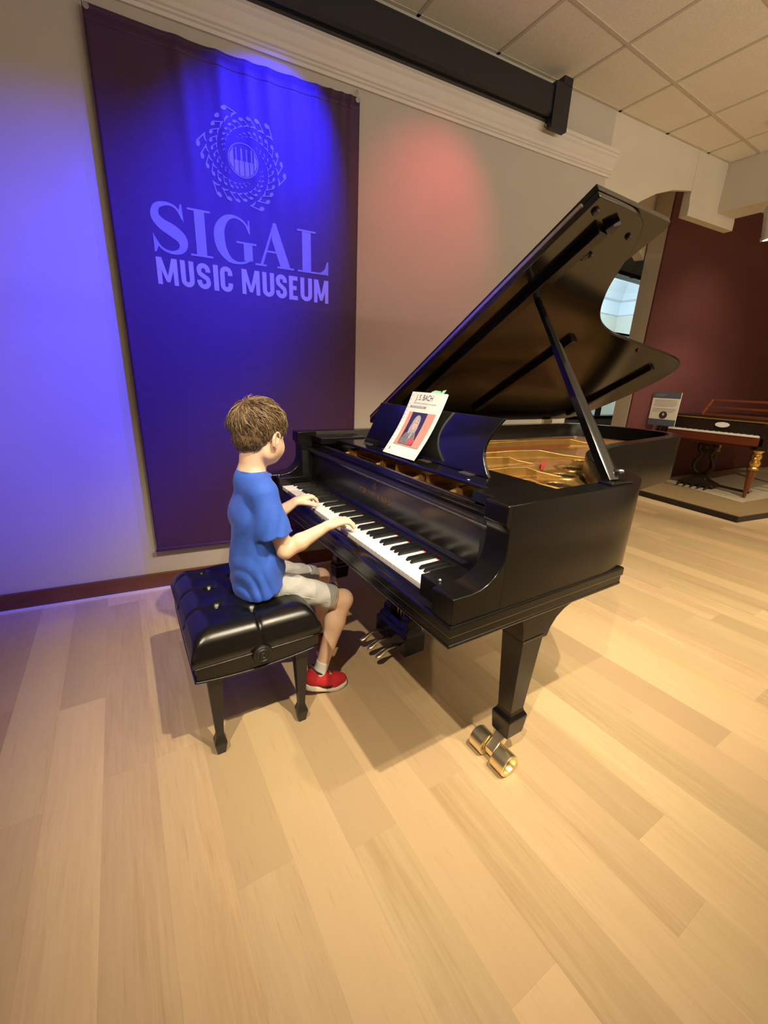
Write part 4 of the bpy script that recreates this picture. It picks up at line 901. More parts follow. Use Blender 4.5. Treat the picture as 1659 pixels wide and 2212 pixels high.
# slatted music rack leaning on the top
rk = MB().tube([(AX + 0.20, 2.55, 1.0), (AX + 0.42, 2.55, 1.20)], 0.016, 6).build('rack_frame', 'antique_wood', an)
for t in (0.08, 0.52, 0.98):
    MB().box(AX + 0.20 + 0.22 * t - 0.012, AX + 0.20 + 0.22 * t + 0.012, 1.45, 2.56, 1.0 + 0.20 * t - 0.014, 1.0 + 0.20 * t + 0.014).build('rack_slat', 'antique_wood', rk, bevel=0.003)
MB().tube([(AX + 0.20, 1.46, 1.0), (AX + 0.42, 1.46, 1.20)], 0.016, 6).build('rack_post', 'antique_wood', rk)
# legs with gilded figures
for (lx, ly2) in ((AX + 0.10, AY0 + 0.05), (AX + 0.10, AY1 - 0.08), (AX + 1.55, AY0 + 0.08), (AX + 1.55, AY1 - 0.1)):
    lo = MB().lathe([(0.016, DZ), (0.018, DZ + 0.02), (0.022, DZ + 0.03), (0.020, DZ + 0.05), (0.052, 0.40), (0.056, 0.42)], (lx, ly2, 0), (0, 0, 1), 8).build('leg', 'antique_wood', an)
    MB().lathe([(0.058, 0.42), (0.062, 0.43), (0.058, 0.445), (0.045, 0.455), (0.060, 0.485), (0.064, 0.51), (0.046, 0.535), (0.050, 0.56), (0.058, 0.585), (0.048, 0.61), (0.040, 0.62), (0.060, 0.64), (0.064, 0.66)], (lx, ly2, 0), (0, 0, 1), 12).build('gilt_figure', 'gilt', lo, smooth=True)
    MB().lathe([(0.0, 0.03), (0.02, 0.024), (0.024, 0.0), (0.015, -0.02)], (lx - 0.05, ly2 - 0.01, 0.56), (-1, 0, 0.2), 10).build('gilt_head', 'gilt', lo, smooth=True)
    MB().box(lx - 0.065, lx + 0.065, ly2 - 0.065, ly2 + 0.065, 0.655, 0.67).build('leg_block', 'dark_wood', lo)
# lyre-shaped pedal support
lx, lyy = AX + 0.32, 2.42
lr = MB()
for sg in (-1, 1):
    lr.tube([(lx, lyy + sg * a, z) for a, z in ((0.03, 0.22), (0.09, 0.27), (0.115, 0.33), (0.10, 0.40), (0.06, 0.46), (0.055, 0.50), (0.085, 0.55), (0.095, 0.60), (0.07, 0.655))], [0.026, 0.024, 0.024, 0.024, 0.022, 0.022, 0.028, 0.034, 0.034], 8)
lo = lr.build('pedal_lyre', 'dark_wood', an, smooth=True)
MB().box(lx - 0.02, lx + 0.02, lyy - 0.08, lyy + 0.08, 0.52, 0.67).build('lyre_head', 'dark_wood', lo, bevel=0.008)
MB().lathe([(0.0, 0.012), (0.02, 0.010), (0.026, 0.0)], (lx - 0.02, lyy, 0.59), (-1, 0, 0), 14).build('lyre_rosette', 'antique_wood', lo)
MB().rings([[(lx - a, lyy - b, z), (lx + a, lyy - b, z), (lx + a, lyy + b, z), (lx - a, lyy + b, z)] for a, b, z in ((.13, .22, DZ + .02), (.12, .20, DZ + .05), (.07, .10, DZ + .10), (.05, .07, .21), (.04, .06, .23))]).build('lyre_base', 'dark_wood', lo, bevel=0.006)
for i in range(5):
    y = lyy - 0.16 + 0.08 * i
    MB().tube([(lx - 0.05, y, DZ + 0.04), (lx - 0.22, y - 0.02, DZ + 0.03), (lx - 0.30, y - 0.03, DZ + 0.02)], 0.012, 6).build('pedal', 'dark_wood', lo)
MB().tube([(lx - 0.02, lyy - 0.25, DZ + 0.05), (lx - 0.1, AY0 + 0.05, DZ + 0.05)], 0.018, 6).build('pedal_bar', 'dark_wood', lo)
# information placard on a stand beside the antique piano
pc = thing('information_placard', (6.12, 2.84, 0.0675), 'white and blue information placard with a round portrait beside the antique piano', 'placard')
px, ya, yb, za, zb = 6.10, 2.660, 2.995, 0.845, 1.270
MB().box(px, px + 0.012, ya, yb, za, zb).build('board', 'placard_white', pc)
MB().box(px - 0.002, px, ya, yb, zb - 0.075, zb).build('header_band', 'placard_blue', pc)
MB().box(px - 0.002, px, ya, yb, za, za + 0.080).build('footer_band', 'placard_blue', pc)
tl = MB()
for i in range(9):
    if i == 5: continue
    z = zb - 0.10 - i * 0.018; tl.box(px - 0.001, px, ya + (0.05 if i in (4, 8) else 0.03), yb - 0.03, z - 0.005, z)
for i in range(2): tl.box(px - 0.003, px - 0.002, yb - 0.16 + 0.03 * i, yb - 0.03, zb - 0.035 - 0.018 * i, zb - 0.027 - 0.018 * i)
tag(tl.build('text_lines', 'print_grey', pc), 'lines of small print', kind='stuff')
mb = MB(); mb.prism([(0.048 * math.cos(t), 0.048 * math.sin(t)) for t in [2 * math.pi * i / 24 for i in range(24)]], px - 0.003, px, lambda u, v, t: (t, (ya + yb) / 2 - 0.005 + u, za + 0.135 + v)); md = mb.build('portrait_disc', 'print_dark', pc)
mb = MB(); mb.prism([(0.014 * math.cos(t), 0.020 * math.sin(t)) for t in [2 * math.pi * i / 16 for i in range(16)]], px - 0.004, px, lambda u, v, t: (t, (ya + yb) / 2 - 0.005 + u, za + 0.145 + v)); mb.build('portrait_face', 'print_skin', md)
MB().tube([(px + 0.02, 2.83, 0.070), (px + 0.02, 2.83, 0.95)], 0.012, 10).build('stand_post', 'satin_black', pc)
MB().lathe([(0.0, 0.0), (0.13, 0.0), (0.13, 0.008), (0.02, 0.016), (0.012, 0.03)], (px + 0.02, 2.83, 0.0675), (0, 0, 1), 20).build('stand_base', 'satin_black', pc)
# track lamp hanging at the right edge
tk = thing('track_lamp', (4.30, 1.50, 2.40), 'pale cylindrical track lamp glowing at the right edge below the header', 'lamp')
MB().box(4.26, 4.34, -1.5, 1.7, 3.165, 3.189).build('track_rail', 'lamp_white', tk)
MB().tube([(4.30, 1.555, 3.165), (4.30, 1.555, 2.62)], 0.012, 8).build('stem', 'lamp_white', tk)
ax = Vector((0.15, -0.12, -1)).normalized()
MB().lathe([(0.0, -0.20), (0.055, -0.20), (0.062, -0.19), (0.066, 0.0), (0.072, 0.0), (0.072, 0.02), (0.058, 0.02), (0.055, 0.0), (0.0, -0.005)], Vector((4.30, 1.535, 2.42)), ax, 24).build('lamp_can', 'lamp_white', tk, auto=40)
MB().lathe([(0.0, 0.006), (0.050, 0.006), (0.054, 0.0)], Vector((4.30, 1.535, 2.42)), ax, 24).build('lens', 'lamp_glow', tk)
# ------------------------------------------------------------------ the boy at the keyboard: implicit surfaces meshed with surface nets
def A_(*v): return np.array(v, dtype=np.float32)
class Field:
    def __init__(s, lo, hi, h):
        s.lo = np.array(lo, float); s.h = h; s.n = [int(math.ceil((b - a) / h)) + 1 for a, b in zip(lo, hi)]
        s.F = np.full(s.n, 0.05, np.float32)
        s.ax = [np.float32(s.lo[i]) + np.arange(s.n[i], dtype=np.float32) * np.float32(h) for i in range(3)]
    def sub(s, lo, hi):
        sl = []
        for i in range(3):
            a = max(0, int((lo[i] - s.lo[i]) / s.h) - 1); b = min(s.n[i], int((hi[i] - s.lo[i]) / s.h) + 3)
            if b <= a: return None
            sl.append(slice(a, b))
        return tuple(sl), s.ax[0][sl[0]][:, None, None], s.ax[1][sl[1]][None, :, None], s.ax[2][sl[2]][None, None, :]
    def blend(s, sl, d, k, cut=False):
        f = s.F[sl]
        if cut: d = -d; a, b = f, d; t = np.clip(0.5 + 0.5 * (d - f) / k, 0, 1); s.F[sl] = f + (d - f) * t + k * t * (1 - t)
        else: t = np.clip(0.5 + 0.5 * (d - f) / k, 0, 1); s.F[sl] = d + (f - d) * t - k * t * (1 - t)
    def cap(s, a, b, ra, rb, k=0.012, cut=False, sc=(1, 1, 1), flat=False):
        a = np.array(a, float); b = np.array(b, float); R = max(ra, rb) / min(sc) + k * 2.5 + 0.01
        q = s.sub(np.minimum(a, b) - R, np.maximum(a, b) + R)
        if q is None: return s
        sl, X, Y, Z = q
        sa = A_(*sc); aa, bb = a * sa, b * sa; d_ = bb - aa; L2 = float(d_ @ d_) + 1e-12
        x, y, z = X * sa[0] - aa[0], Y * sa[1] - aa[1], Z * sa[2] - aa[2]
        t = np.clip((x * d_[0] + y * d_[1] + z * d_[2]) / L2, 0, 1)
        d = np.sqrt((x - t * d_[0]) ** 2 + (y - t * d_[1]) ** 2 + (z - t * d_[2]) ** 2) - (ra + (rb - ra) * t)
        if flat:
            u = (b - a) / np.linalg.norm(b - a); d = np.maximum(d, (X - b[0]) * u[0] + (Y - b[1]) * u[1] + (Z - b[2]) * u[2])
        s.blend(sl, d.astype(np.float32), k, cut); return s
    def ell(s, c, r, k=0.012, rot=None, cut=False):
        c = np.array(c, float); R = max(r) + k * 2.5 + 0.01; q = s.sub(c - R, c + R)
        if q is None: return s
        sl, X, Y, Z = q; x, y, z = X - c[0], Y - c[1], Z - c[2]
        if rot is not None:
            M = np.array(rot, float); x, y, z = (M[0][0] * x + M[0][1] * y + M[0][2] * z, M[1][0] * x + M[1][1] * y + M[1][2] * z, M[2][0] * x + M[2][1] * y + M[2][2] * z)
        k0 = np.sqrt((x / r[0]) ** 2 + (y / r[1]) ** 2 + (z / r[2]) ** 2); k1 = np.sqrt((x / r[0] ** 2) ** 2 + (y / r[1] ** 2) ** 2 + (z / r[2] ** 2) ** 2) + 1e-9
        s.blend(sl, (k0 * (k0 - 1) / k1).astype(np.float32), k, cut); return s
    def plane(s, p, n, k=0.002):
        """keep the side the normal points away from"""
        p = np.array(p, float); n = np.array(n, float); n /= np.linalg.norm(n)
        d = ((s.ax[0] - p[0]) * n[0])[:, None, None] + ((s.ax[1] - p[1]) * n[1])[None, :, None] + ((s.ax[2] - p[2]) * n[2])[None, None, :]
        f = s.F; t = np.clip(0.5 + 0.5 * (d - f) / k, 0, 1); s.F = (f + (d - f) * t + k * t * (1 - t)).astype(np.float32); return s
    def warp(s, fn):
        X, Y, Z = s.ax[0][:, None, None], s.ax[1][None, :, None], s.ax[2][None, None, :]
        m = np.abs(s.F) < 0.02
        i, j, k = np.nonzero(m); s.F[i, j, k] += fn(s.ax[0][i], s.ax[1][j], s.ax[2][k]).astype(np.float32); return s
    def nets(s, smooth=1):
        F = s.F; ins = F < 0
        c = np.zeros([n - 1 for n in F.shape], np.int8)
        offs = [(a, b, d) for a in (0, 1) for b in (0, 1) for d in (0, 1)]
        N = c.shape
        for a, b, d in offs: c += ins[a:a + N[0], b:b + N[1], d:d + N[2]]
        I, J, K = np.nonzero((c > 0) & (c < 8)); m = len(I)
        idx = np.full(N, -1, np.int32); idx[I, J, K] = np.arange(m)
        val = {o: F[I + o[0], J + o[1], K + o[2]] for o in offs}
        pos = np.zeros((m, 3)); cnt = np.zeros(m)
        for a in offs:
            for axi in range(3):
                if a[axi] == 0:
                    b = list(a); b[axi] = 1; b = tuple(b); va, vb = val[a], val[b]; x = (va < 0) != (vb < 0)
                    t = np.where(x, va / np.where(x, va - vb, 1), 0); p = np.tile(np.array(a, float), (m, 1)); p[:, axi] += t
                    pos[x] += p[x]; cnt[x] += 1
        V = (np.stack([I, J, K], 1) + pos / cnt[:, None]) * s.h + s.lo
        Q = []
        for axi in range(3):
            o1, o2 = [(1, 2), (2, 0), (0, 1)][axi]
            hi = [slice(None)] * 3; lo_ = [slice(None)] * 3; lo_[axi] = slice(0, -1); hi[axi] = slice(1, None)
            A, B = ins[tuple(lo_)], ins[tuple(hi)]; e = np.argwhere(A != B)
            ok = (e[:, o1] > 0) & (e[:, o2] > 0) & (e[:, o1] < N[o1]) & (e[:, o2] < N[o2]); e = e[ok]
            fl = A[e[:, 0], e[:, 1], e[:, 2]]
            def at(d1, d2):
                g = e.copy(); g[:, o1] += d1; g[:, o2] += d2; return idx[g[:, 0], g[:, 1], g[:, 2]]
            q = np.stack([at(-1, -1), at(0, -1), at(0, 0), at(-1, 0)], 1)
            q[~fl] = q[~fl][:, ::-1]; Q.append(q[(q >= 0).all(1)])
        Q = np.concatenate(Q)
        for _ in range(smooth):
            acc = np.zeros_like(V); n = np.zeros(len(V))
            for a, b in ((0, 1), (1, 2), (2, 3), (3, 0)):
                np.add.at(acc, Q[:, a], V[Q[:, b]]); np.add.at(acc, Q[:, b], V[Q[:, a]]); np.add.at(n, Q[:, a], 1); np.add.at(n, Q[:, b], 1)
            V = V * 0.5 + acc / np.maximum(n, 1)[:, None] * 0.5
        return V, Q
    def build(s, name, m, parent, smooth=1):
        V, Q = s.nets(smooth)
        me = bpy.data.meshes.new(name); me.vertices.add(len(V)); me.vertices.foreach_set('co', V.astype(np.float32).ravel())
        me.loops.add(len(Q) * 4); me.loops.foreach_set('vertex_index', Q.astype(np.int32).ravel())
        me.polygons.add(len(Q)); me.polygons.foreach_set('loop_start', np.arange(0, len(Q) * 4, 4, dtype=np.int32))
        me.update(calc_edges=True); me.validate(); me.polygons.foreach_set('use_smooth', [True] * len(me.polygons))
        return link(name, me, m, parent)

def skin_mat():
    m = mat('skin', (0.80, 0.55, 0.40), 0.48, var=0.05, scale=25, bump=0.03, bscale=300)
    b = m.node_tree.nodes['Principled BSDF']; b.inputs['Subsurface Weight'].default_value = 0.12; b.inputs['Subsurface Radius'].default_value = (0.02, 0.008, 0.004); b.inputs['Subsurface Scale'].default_value = 0.3
skin_mat()
mat('shirt_blue', (0.032, 0.115, 0.62), 0.75, var=0.06, scale=60, bump=0.05, bscale=900, sheen=0.1)
mat('shorts_grey', (0.42, 0.42, 0.41), 0.8, var=0.05, scale=80, bump=0.05, bscale=900)
mat('shorts_seam', (0.62, 0.62, 0.60), 0.8)
mat('sock_white', (0.78, 0.77, 0.73), 0.85, var=0.03, scale=120, bump=0.2, bscale=600)
mat('shoe_red', (0.55, 0.02, 0.03), 0.6, var=0.08, scale=150, bump=0.1, bscale=900)
mat('shoe_black', (0.015, 0.013, 0.012), 0.6)
mat('shoe_sole', (0.74, 0.70, 0.58), 0.6, var=0.03)
mat('lip', (0.62, 0.26, 0.22), 0.4); mat('eye_white', (0.85, 0.83, 0.80), 0.2); mat('iris', (0.10, 0.12, 0.14), 0.2); mat('orange_print', (0.90, 0.36, 0.03), 0.6); mat('white_print', (0.8, 0.8, 0.8), 0.6)
mat('nail', (0.80, 0.52, 0.42), 0.3)
def hair_mat():
    m = mat('hair', (0.155, 0.100, 0.052), 0.42, var=0.45, scale=55, bump=0.5, bscale=150, stretch=(1, 1, 0.22))
hair_mat(); mat('hair_light', (0.29, 0.205, 0.118), 0.40, var=0.25, scale=60); mat('hair_dark', (0.105, 0.066, 0.035), 0.45, var=0.3, scale=60)

boy = thing('person', (0.36, 1.46, 0.49), 'boy in a blue t-shirt, grey shorts and red shoes playing the grand piano', 'person')
# head frame: looks left towards the lower hand
HC = np.array((0.402, 1.462, 1.088)); hy = R_(30)
HF = np.array((math.cos(hy), math.sin(hy), 0.0)); HF = np.array((HF[0] * math.cos(R_(8)), HF[1] * math.cos(R_(8)), -math.sin(R_(8))))
HL = np.cross((0, 0, 1), HF); HL /= np.linalg.norm(HL); HU = np.cross(HF, HL)
HM = np.array((HF, HL, HU))
def hp(f, l, u): return HC + HF * f + HL * l + HU * u
def head_prims(s):
    s.ell(hp(-0.012, 0, 0.022), (0.088, 0.071, 0.080), 0.010, HM)
    s.ell(hp(0.026, 0, -0.030), (0.060, 0.058, 0.070), 0.030, HM)
    s.ell(hp(0.050, 0, -0.082), (0.030, 0.034, 0.022), 0.030, HM)
    for sg in (-1, 1):
        s.ell(hp(0.048, sg * 0.034, -0.046), (0.032, 0.026, 0.030), 0.022, HM)
        s.ell(hp(0.000, sg * 0.052, -0.055), (0.030, 0.014, 0.030), 0.025, HM)
        s.ell(hp(0.086, sg * 0.030, -0.006), (0.012, 0.016, 0.009), 0.012, HM, cut=True)
        e = Matrix.Rotation(R_(-14), 3, 'Y') @ Matrix.Rotation(sg * R_(14), 3, 'Z')
        EM = np.array(e) @ HM
        s.ell(hp(-0.006, sg * 0.0775, -0.016), (0.0200, 0.0075, 0.0300), 0.004, EM)
        s.ell(hp(0.001, sg * 0.0875, -0.011), (0.0120, 0.0110, 0.0190), 0.002, EM, cut=True)
        s.ell(hp(-0.002, sg * 0.0775, -0.039), (0.008, 0.0055, 0.009), 0.003, EM)
        rim = [hp(-0.006 + 0.0165 * math.cos(t) , sg * (0.0835 + 0.003 * math.sin(t * 0.5)), -0.015 + 0.0265 * math.sin(t)) for t in [R_(20 + 26 * q) for q in range(9)]]
        for q in range(8): s.cap(rim[q], rim[q + 1], 0.0036, 0.0036, 0.0015)
        s.cap(hp(0.006, sg * 0.079, -0.012), hp(0.007, sg * 0.079, -0.024), 0.004, 0.004, 0.004)
    s.cap(hp(0.084, 0, -0.010), hp(0.094, 0, -0.036), 0.0060, 0.0095, 0.012)
    s.ell(hp(0.078, 0, -0.062), (0.010, 0.020, 0.009), 0.010, HM)
SHR, SHL = np.array((0.375, 1.350, 0.898)), np.array((0.378, 1.572, 0.898))
ELR, ELL = np.array((0.432, 1.322, 0.694)), np.array((0.462, 1.640, 0.700))
WRR, WRL = np.array((0.582, 1.288, 0.776)), np.array((0.578, 1.612, 0.778))
HIPR, HIPL = np.array((0.365, 1.405, 0.548)), np.array((0.365, 1.515, 0.548))
KNR, KNL = np.array((0.684, 1.370, 0.408)), np.array((0.672, 1.572, 0.420))
ANR, ANL = np.array((0.576, 1.360, 0.100)), np.array((0.692, 1.580, 0.105))
def hand(s, W, fwd, side, thumb_sg, spread, curl=1.0):
    """palm down; fwd = direction of the fingers, side = towards the thumb"""
    W = np.array(W); fwd = np.array(fwd, float); fwd /= np.linalg.norm(fwd); side = np.array(side, float); side /= np.linalg.norm(side); up = np.array((0, 0, 1.0))
    Kc = W + fwd * 0.056 + up * 0.012
    s.cap(W, W + fwd * 0.02 + up * 0.003, 0.0175, 0.0165, 0.010, sc=(1, 1, 1.15))
    for a in (-1.0, -0.33, 0.33, 1.0):
        s.cap(W + fwd * 0.012 + side * a * 0.010 + up * 0.002, Kc + side * a * 0.0205 - fwd * abs(a) * 0.004, 0.0118, 0.0098, 0.010)
    tips = []
    for a, ln, drop in ((1.0, 0.92, 0.0), (0.36, 1.0, 0.001), (-0.32, 0.95, 0.0), (-1.0, 0.76, -0.001)):
        b = Kc + side * a * 0.0205 - fwd * abs(a) * 0.004
        dr = fwd + side * a * spread; dr /= np.linalg.norm(dr)
        p1 = b + dr * 0.026 * ln + up * (0.002 - 0.004 * curl)
        p2 = p1 + dr * 0.016 * ln - up * 0.015 * ln
        p3 = p2 + dr * 0.006 * ln - up * 0.014 * ln; p3[2] = max(p3[2], 0.7425)
        s.cap(b, p1, 0.0088, 0.0076, 0.005); s.cap(p1, p2, 0.0078, 0.0068, 0.003); s.cap(p2, p3, 0.0068, 0.0058, 0.003); tips.append((p2, p3, dr))
    t0 = W + fwd * 0.020 + side * 0.012 - up * 0.004; t1 = W + fwd * 0.044 + side * 0.034 - up * 0.010; t2 = W + fwd * 0.066 + side * 0.040 - up * 0.020; t2[2] = max(t2[2], 0.744)
    t3 = W + fwd * 0.082 + side * 0.038 - up * 0.030; t3[2] = max(t3[2], 0.7425)
    s.cap(t0, t1, 0.0125, 0.0098, 0.008); s.cap(t1, t2, 0.0092, 0.0082, 0.003); s.cap(t2, t3, 0.0082, 0.0066, 0.003); tips.append((t2, t3, fwd))
    return tips
B = Field((0.255, 1.225, 0.0), (0.79, 1.725, 1.21), 0.0030)
# trunk, neck
B.cap((0.360, 1.46, 0.565), (0.370, 1.46, 0.86), 0.060, 0.058, 0.03, sc=(1, 0.62, 1))
B.cap(SHR + (0, 0.02, 0), SHL - (0, 0.02, 0), 0.030, 0.030, 0.02)
B.cap((0.366, 1.46, 0.93), hp(-0.030, 0, -0.045), 0.047, 0.043, 0.022)
B.cap((0.360, 1.46, 0.945), (0.372, 1.39, 0.92), 0.034, 0.030, 0.03); B.cap((0.360, 1.46, 0.945), (0.372, 1.53, 0.92), 0.034, 0.030, 0.03)
head_prims(B)
# arms
TIPS = []
for SH, EL, WR in ((SHR, ELR, WRR), (SHL, ELL, WRL)):
    B.cap(SH, EL, 0.036, 0.0295, 0.015); B.cap(EL, EL + (WR - EL) * 0.35, 0.0295, 0.0300, 0.010); B.cap(EL + (WR - EL) * 0.35, WR, 0.0300, 0.0180, 0.010)
TIPS += hand(B, WRR, (1.0, -0.06, 0.0), (0.05, 1.0, 0.0), 1, 0.16)
TIPS += hand(B, WRL, (0.93, 0.32, 0.0), (0.35, -0.93, 0.0), -1, 0.30, 0.6)
# legs and feet
for HIP, KN, AN, toe in ((HIPR, KNR, ANR, (0.640, 1.349, 0.030)), (HIPL, KNL, ANL, (0.728, 1.632, 0.030))):
    B.cap(HIP, KN, 0.044, 0.039, 0.012); B.cap(KN, KN, 0.041, 0.041, 0.015)
    d = (AN - KN); B.cap(KN, KN + d * 0.30, 0.038, 0.0385, 0.012); B.cap(KN + d * 0.30, AN, 0.0385, 0.024, 0.014)
    B.ell(KN + d * 0.30 + np.array((-0.012, 0, 0.0)), (0.030, 0.032, 0.06), 0.02)
    B.cap(AN, toe, 0.026, 0.020, 0.012); B.ell(AN + np.array((-0.015, 0, -0.02)), (0.022, 0.020, 0.022), 0.015)
body = B.build('body', 'skin', boy)
for sg in (-1, 1):
    o = MB().lathe([(0.0, -0.0105), (0.006, -0.009), (0.0105, 0.0), (0.009, 0.006), (0.005, 0.0092), (0.0, 0.0105)], hp(0.0715, sg * 0.030, -0.007), HF, 14).build('eye', 'eye_white', body, smooth=True)
    MB().lathe([(0.0052, 0.0), (0.003, 0.0011), (0.0, 0.0014)], hp(0.0715, sg * 0.030, -0.007) + HF * 0.0092, HF, 12).build('iris', 'iris', o, smooth=True)
    MB().tube([hp(0.086, sg * 0.016, 0.012), hp(0.084, sg * 0.030, 0.017), hp(0.072, sg * 0.044, 0.013)], [0.002, 0.0024, 0.001], 6).build('eyebrow', 'hair', body, smooth=True)
MB().tube([hp(0.083, -0.018, -0.062), hp(0.0895, -0.007, -0.0605), hp(0.0895, 0.007, -0.0605), hp(0.083, 0.018, -0.062)], [0.001, 0.0036, 0.0036, 0.001], 6).build('lips', 'lip', body, smooth=True)
for p2, p3, dr in TIPS:
    ax_ = (p3 - p2) / np.linalg.norm(p3 - p2); n = dr - ax_ * float(dr @ ax_); n = n / (np.linalg.norm(n) + 1e-9); nn = n * 0.6 + np.array((0, 0, 0.4)); nn -= ax_ * float(nn @ ax_); nn /= np.linalg.norm(nn); sd = np.cross(ax_, nn)
    c = p3 - ax_ * 0.0005 + nn * 0.0056
    MB().rings([[Vector(c + sd * 0.0040 * math.cos(t) * q + ax_ * 0.0048 * math.sin(t) * q + nn * hgt - nn * 0.0012 * math.cos(t) ** 2) for t in [2 * math.pi * i / 10 for i in range(10)]] for q, hgt in ((1.0, -0.0008), (1.0, 0.0004), (0.7, 0.0009))]).build('fingernail', 'nail', body, smooth=True)

# t-shirt
S = Field((0.245, 1.225, 0.46), (0.52, 1.70, 1.0), 0.0038)
SC = (1, 0.66, 1)
S.cap((0.366, 1.46, 0.53), (0.366, 1.46, 0.62), 0.096, 0.090, 0.02, sc=SC)
S.cap((0.366, 1.46, 0.62), (0.370, 1.46, 0.80), 0.086, 0.084, 0.03, sc=SC)
S.cap((0.370, 1.46, 0.80), (0.372, 1.46, 0.89), 0.080, 0.066, 0.03, sc=SC)
S.cap(SHR + (0, 0.015, 0), SHL - (0, 0.015, 0), 0.046, 0.046, 0.03)
S.cap((0.360, 1.46, 0.935), (0.374, 1.385, 0.915), 0.046, 0.038, 0.03); S.cap((0.360, 1.46, 0.935), (0.374, 1.535, 0.915), 0.046, 0.038, 0.03)
def sleeve(SH, EL, ln, r1):
    e = SH + (EL - SH) * ln; S.cap(SH + np.array((0, 0, 0.002)), e, 0.045, r1, 0.016, flat=True); return e
er = sleeve(SHR, ELR + np.array((-0.022, -0.004, 0)), 0.70, 0.060); el_ = sleeve(SHL, ELL, 0.66, 0.052)
S.plane((0.29, 1.46, 0.497), (0.33, 0.0, -1.0), 0.004)
S.ell((0.376, 1.46, 1.000), (0.051, 0.056, 0.046), 0.006, cut=True)
def folds(x, y, z):
    w_ = np.clip((0.74 - z) / 0.14, 0, 1) * np.clip((z - 0.50) / 0.04, 0, 1)
    u = z * 40 + (x - 0.37) * 52 + 1.6 * np.sin(y * 19 + z * 7) + 1.0 * np.sin(x * 33 - z * 9)
    a = (0.40 - np.abs(np.sin(u))) * 0.0062 * w_ * (0.35 + 0.65 * np.clip(0.5 + 0.9 * np.sin(x * 21 + z * 17 + y * 13), 0, 1))
    v = z * 20 - (x - 0.37) * 62 + y * 16
    b = (0.4 - np.abs(np.sin(v))) * 0.0060 * np.clip((0.88 - z) / 0.12, 0, 1) * np.clip((z - 0.62) / 0.08, 0, 1)
    c = np.sin(y * 60 + z * 26) * 0.0014
    return a + b + c
S.warp(folds)
shirt = S.build('t_shirt', 'shirt_blue', boy, 1)
MB().tube([(0.374 + 0.0540 * math.cos(t), 1.46 + 0.0575 * math.sin(t), 0.9525 - 0.011 * math.cos(t) - 0.002 * math.cos(2 * t)) for t in [2 * math.pi * i / 28 for i in range(29)]], 0.0070, 8, False).build('collar', 'shirt_blue', shirt, smooth=True)
# orange print on the chest, fitted to the cloth
def front_x(y, z):
    j = int(round((y - S.lo[1]) / S.h)); k = int(round((z - S.lo[2]) / S.h)); col = S.F[:, j, k]; i = np.nonzero(col < 0)[0]
    return float(S.ax[0][i[-1]]) + S.h * 0.5 if len(i) else 0.45
for (yc, zc, ry, rz, m) in ((1.460, 0.830, 0.052, 0.034, 'orange_print'), (1.440, 0.842, 0.020, 0.012, 'white_print')):
    vs = []; fs = []; n = 12
    for j in range(n + 1):
        for i in range(n + 1):
            u, v = -1 + 2 * i / n, -1 + 2 * j / n; uu, vv = u * math.sqrt(1 - v * v / 2), v * math.sqrt(1 - u * u / 2)
            y, z = yc + uu * ry, zc + vv * rz; vs.append((front_x(y, z) + (0.0022 if m == 'orange_print' else 0.003), y, z))
    for j in range(n):
        for i in range(n): a = j * (n + 1) + i; fs.append((a, a + 1, a + n + 2, a + n + 1))
    o = MB().add(vs, fs).build('shirt_print', m, shirt, smooth=True); sm = o.modifiers.new('s', 'SMOOTH'); sm.iterations = 6
    so = o.modifiers.new('t', 'SOLIDIFY'); so.thickness = 0.001; so.offset = 0
# shorts
P = Field((0.25, 1.27, 0.36), (0.72, 1.66, 0.66), 0.0038)
P.ell((0.366, 1.46, 0.548), (0.076, 0.112, 0.060), 0.02)
HMR, HML = HIPR + (KNR - HIPR) * 0.86, HIPL + (KNL - HIPL) * 0.86
P.cap(HIPR + (0.02, 0, -0.008), HMR, 0.058, 0.0485, 0.022, flat=True); P.cap(HIPL + (0.02, 0, -0.008), HML, 0.058, 0.0485, 0.022, flat=True)
P.warp(lambda x, y, z: np.sin(x * 95 + z * 60 + np.sin(y * 40)) * 0.0022 * np.clip((0.66 - x) / 0.2, 0, 1) + np.sin(x * 40 - z * 110) * 0.0014)
shorts = P.build('shorts', 'shorts_grey', boy, 1)
for HIP, HM_ in ((HIPR, HMR), (HIPL, HML)):
    d = (HM_ - HIP) / np.linalg.norm(HM_ - HIP); u = np.cross(d, (0, 1, 0)); u /= np.linalg.norm(u); v = np.cross(d, u)
    for back, rr in ((0.0015, 0.0485), (0.022, 0.0498)):
        MB().tube([Vector(HM_ - d * back + (u * math.cos(t) + v * math.sin(t)) * rr) for t in [2 * math.pi * i / 28 for i in range(29)]], 0.0012, 5, False).build('hem_stitch', 'shorts_seam', shorts, smooth=True)
def side_y(x, z):
    i = int(round((x - P.lo[0]) / P.h)); k = int(round((z - P.lo[2]) / P.h)); q = np.nonzero(P.F[i, :, k] < 0)[0]
    return float(P.ax[1][q[0]]) - P.h * 0.4 if len(q) else None
pts = []
for t in range(13):
    x = 0.43 + 0.205 * t / 12; z = 0.512 - 0.086 * t / 12; y = side_y(x, z)
    if y: pts.append((x, y, z))
pts = [pts[0]] + [tuple((np.array(pts[i - 1]) + 2 * np.array(pts[i]) + np.array(pts[i + 1])) / 4) for i in range(1, len(pts) - 1)] + [pts[-1]]
MB().tube(pts, 0.0011, 5).build('side_seam', 'shorts_seam', shorts, smooth=True)
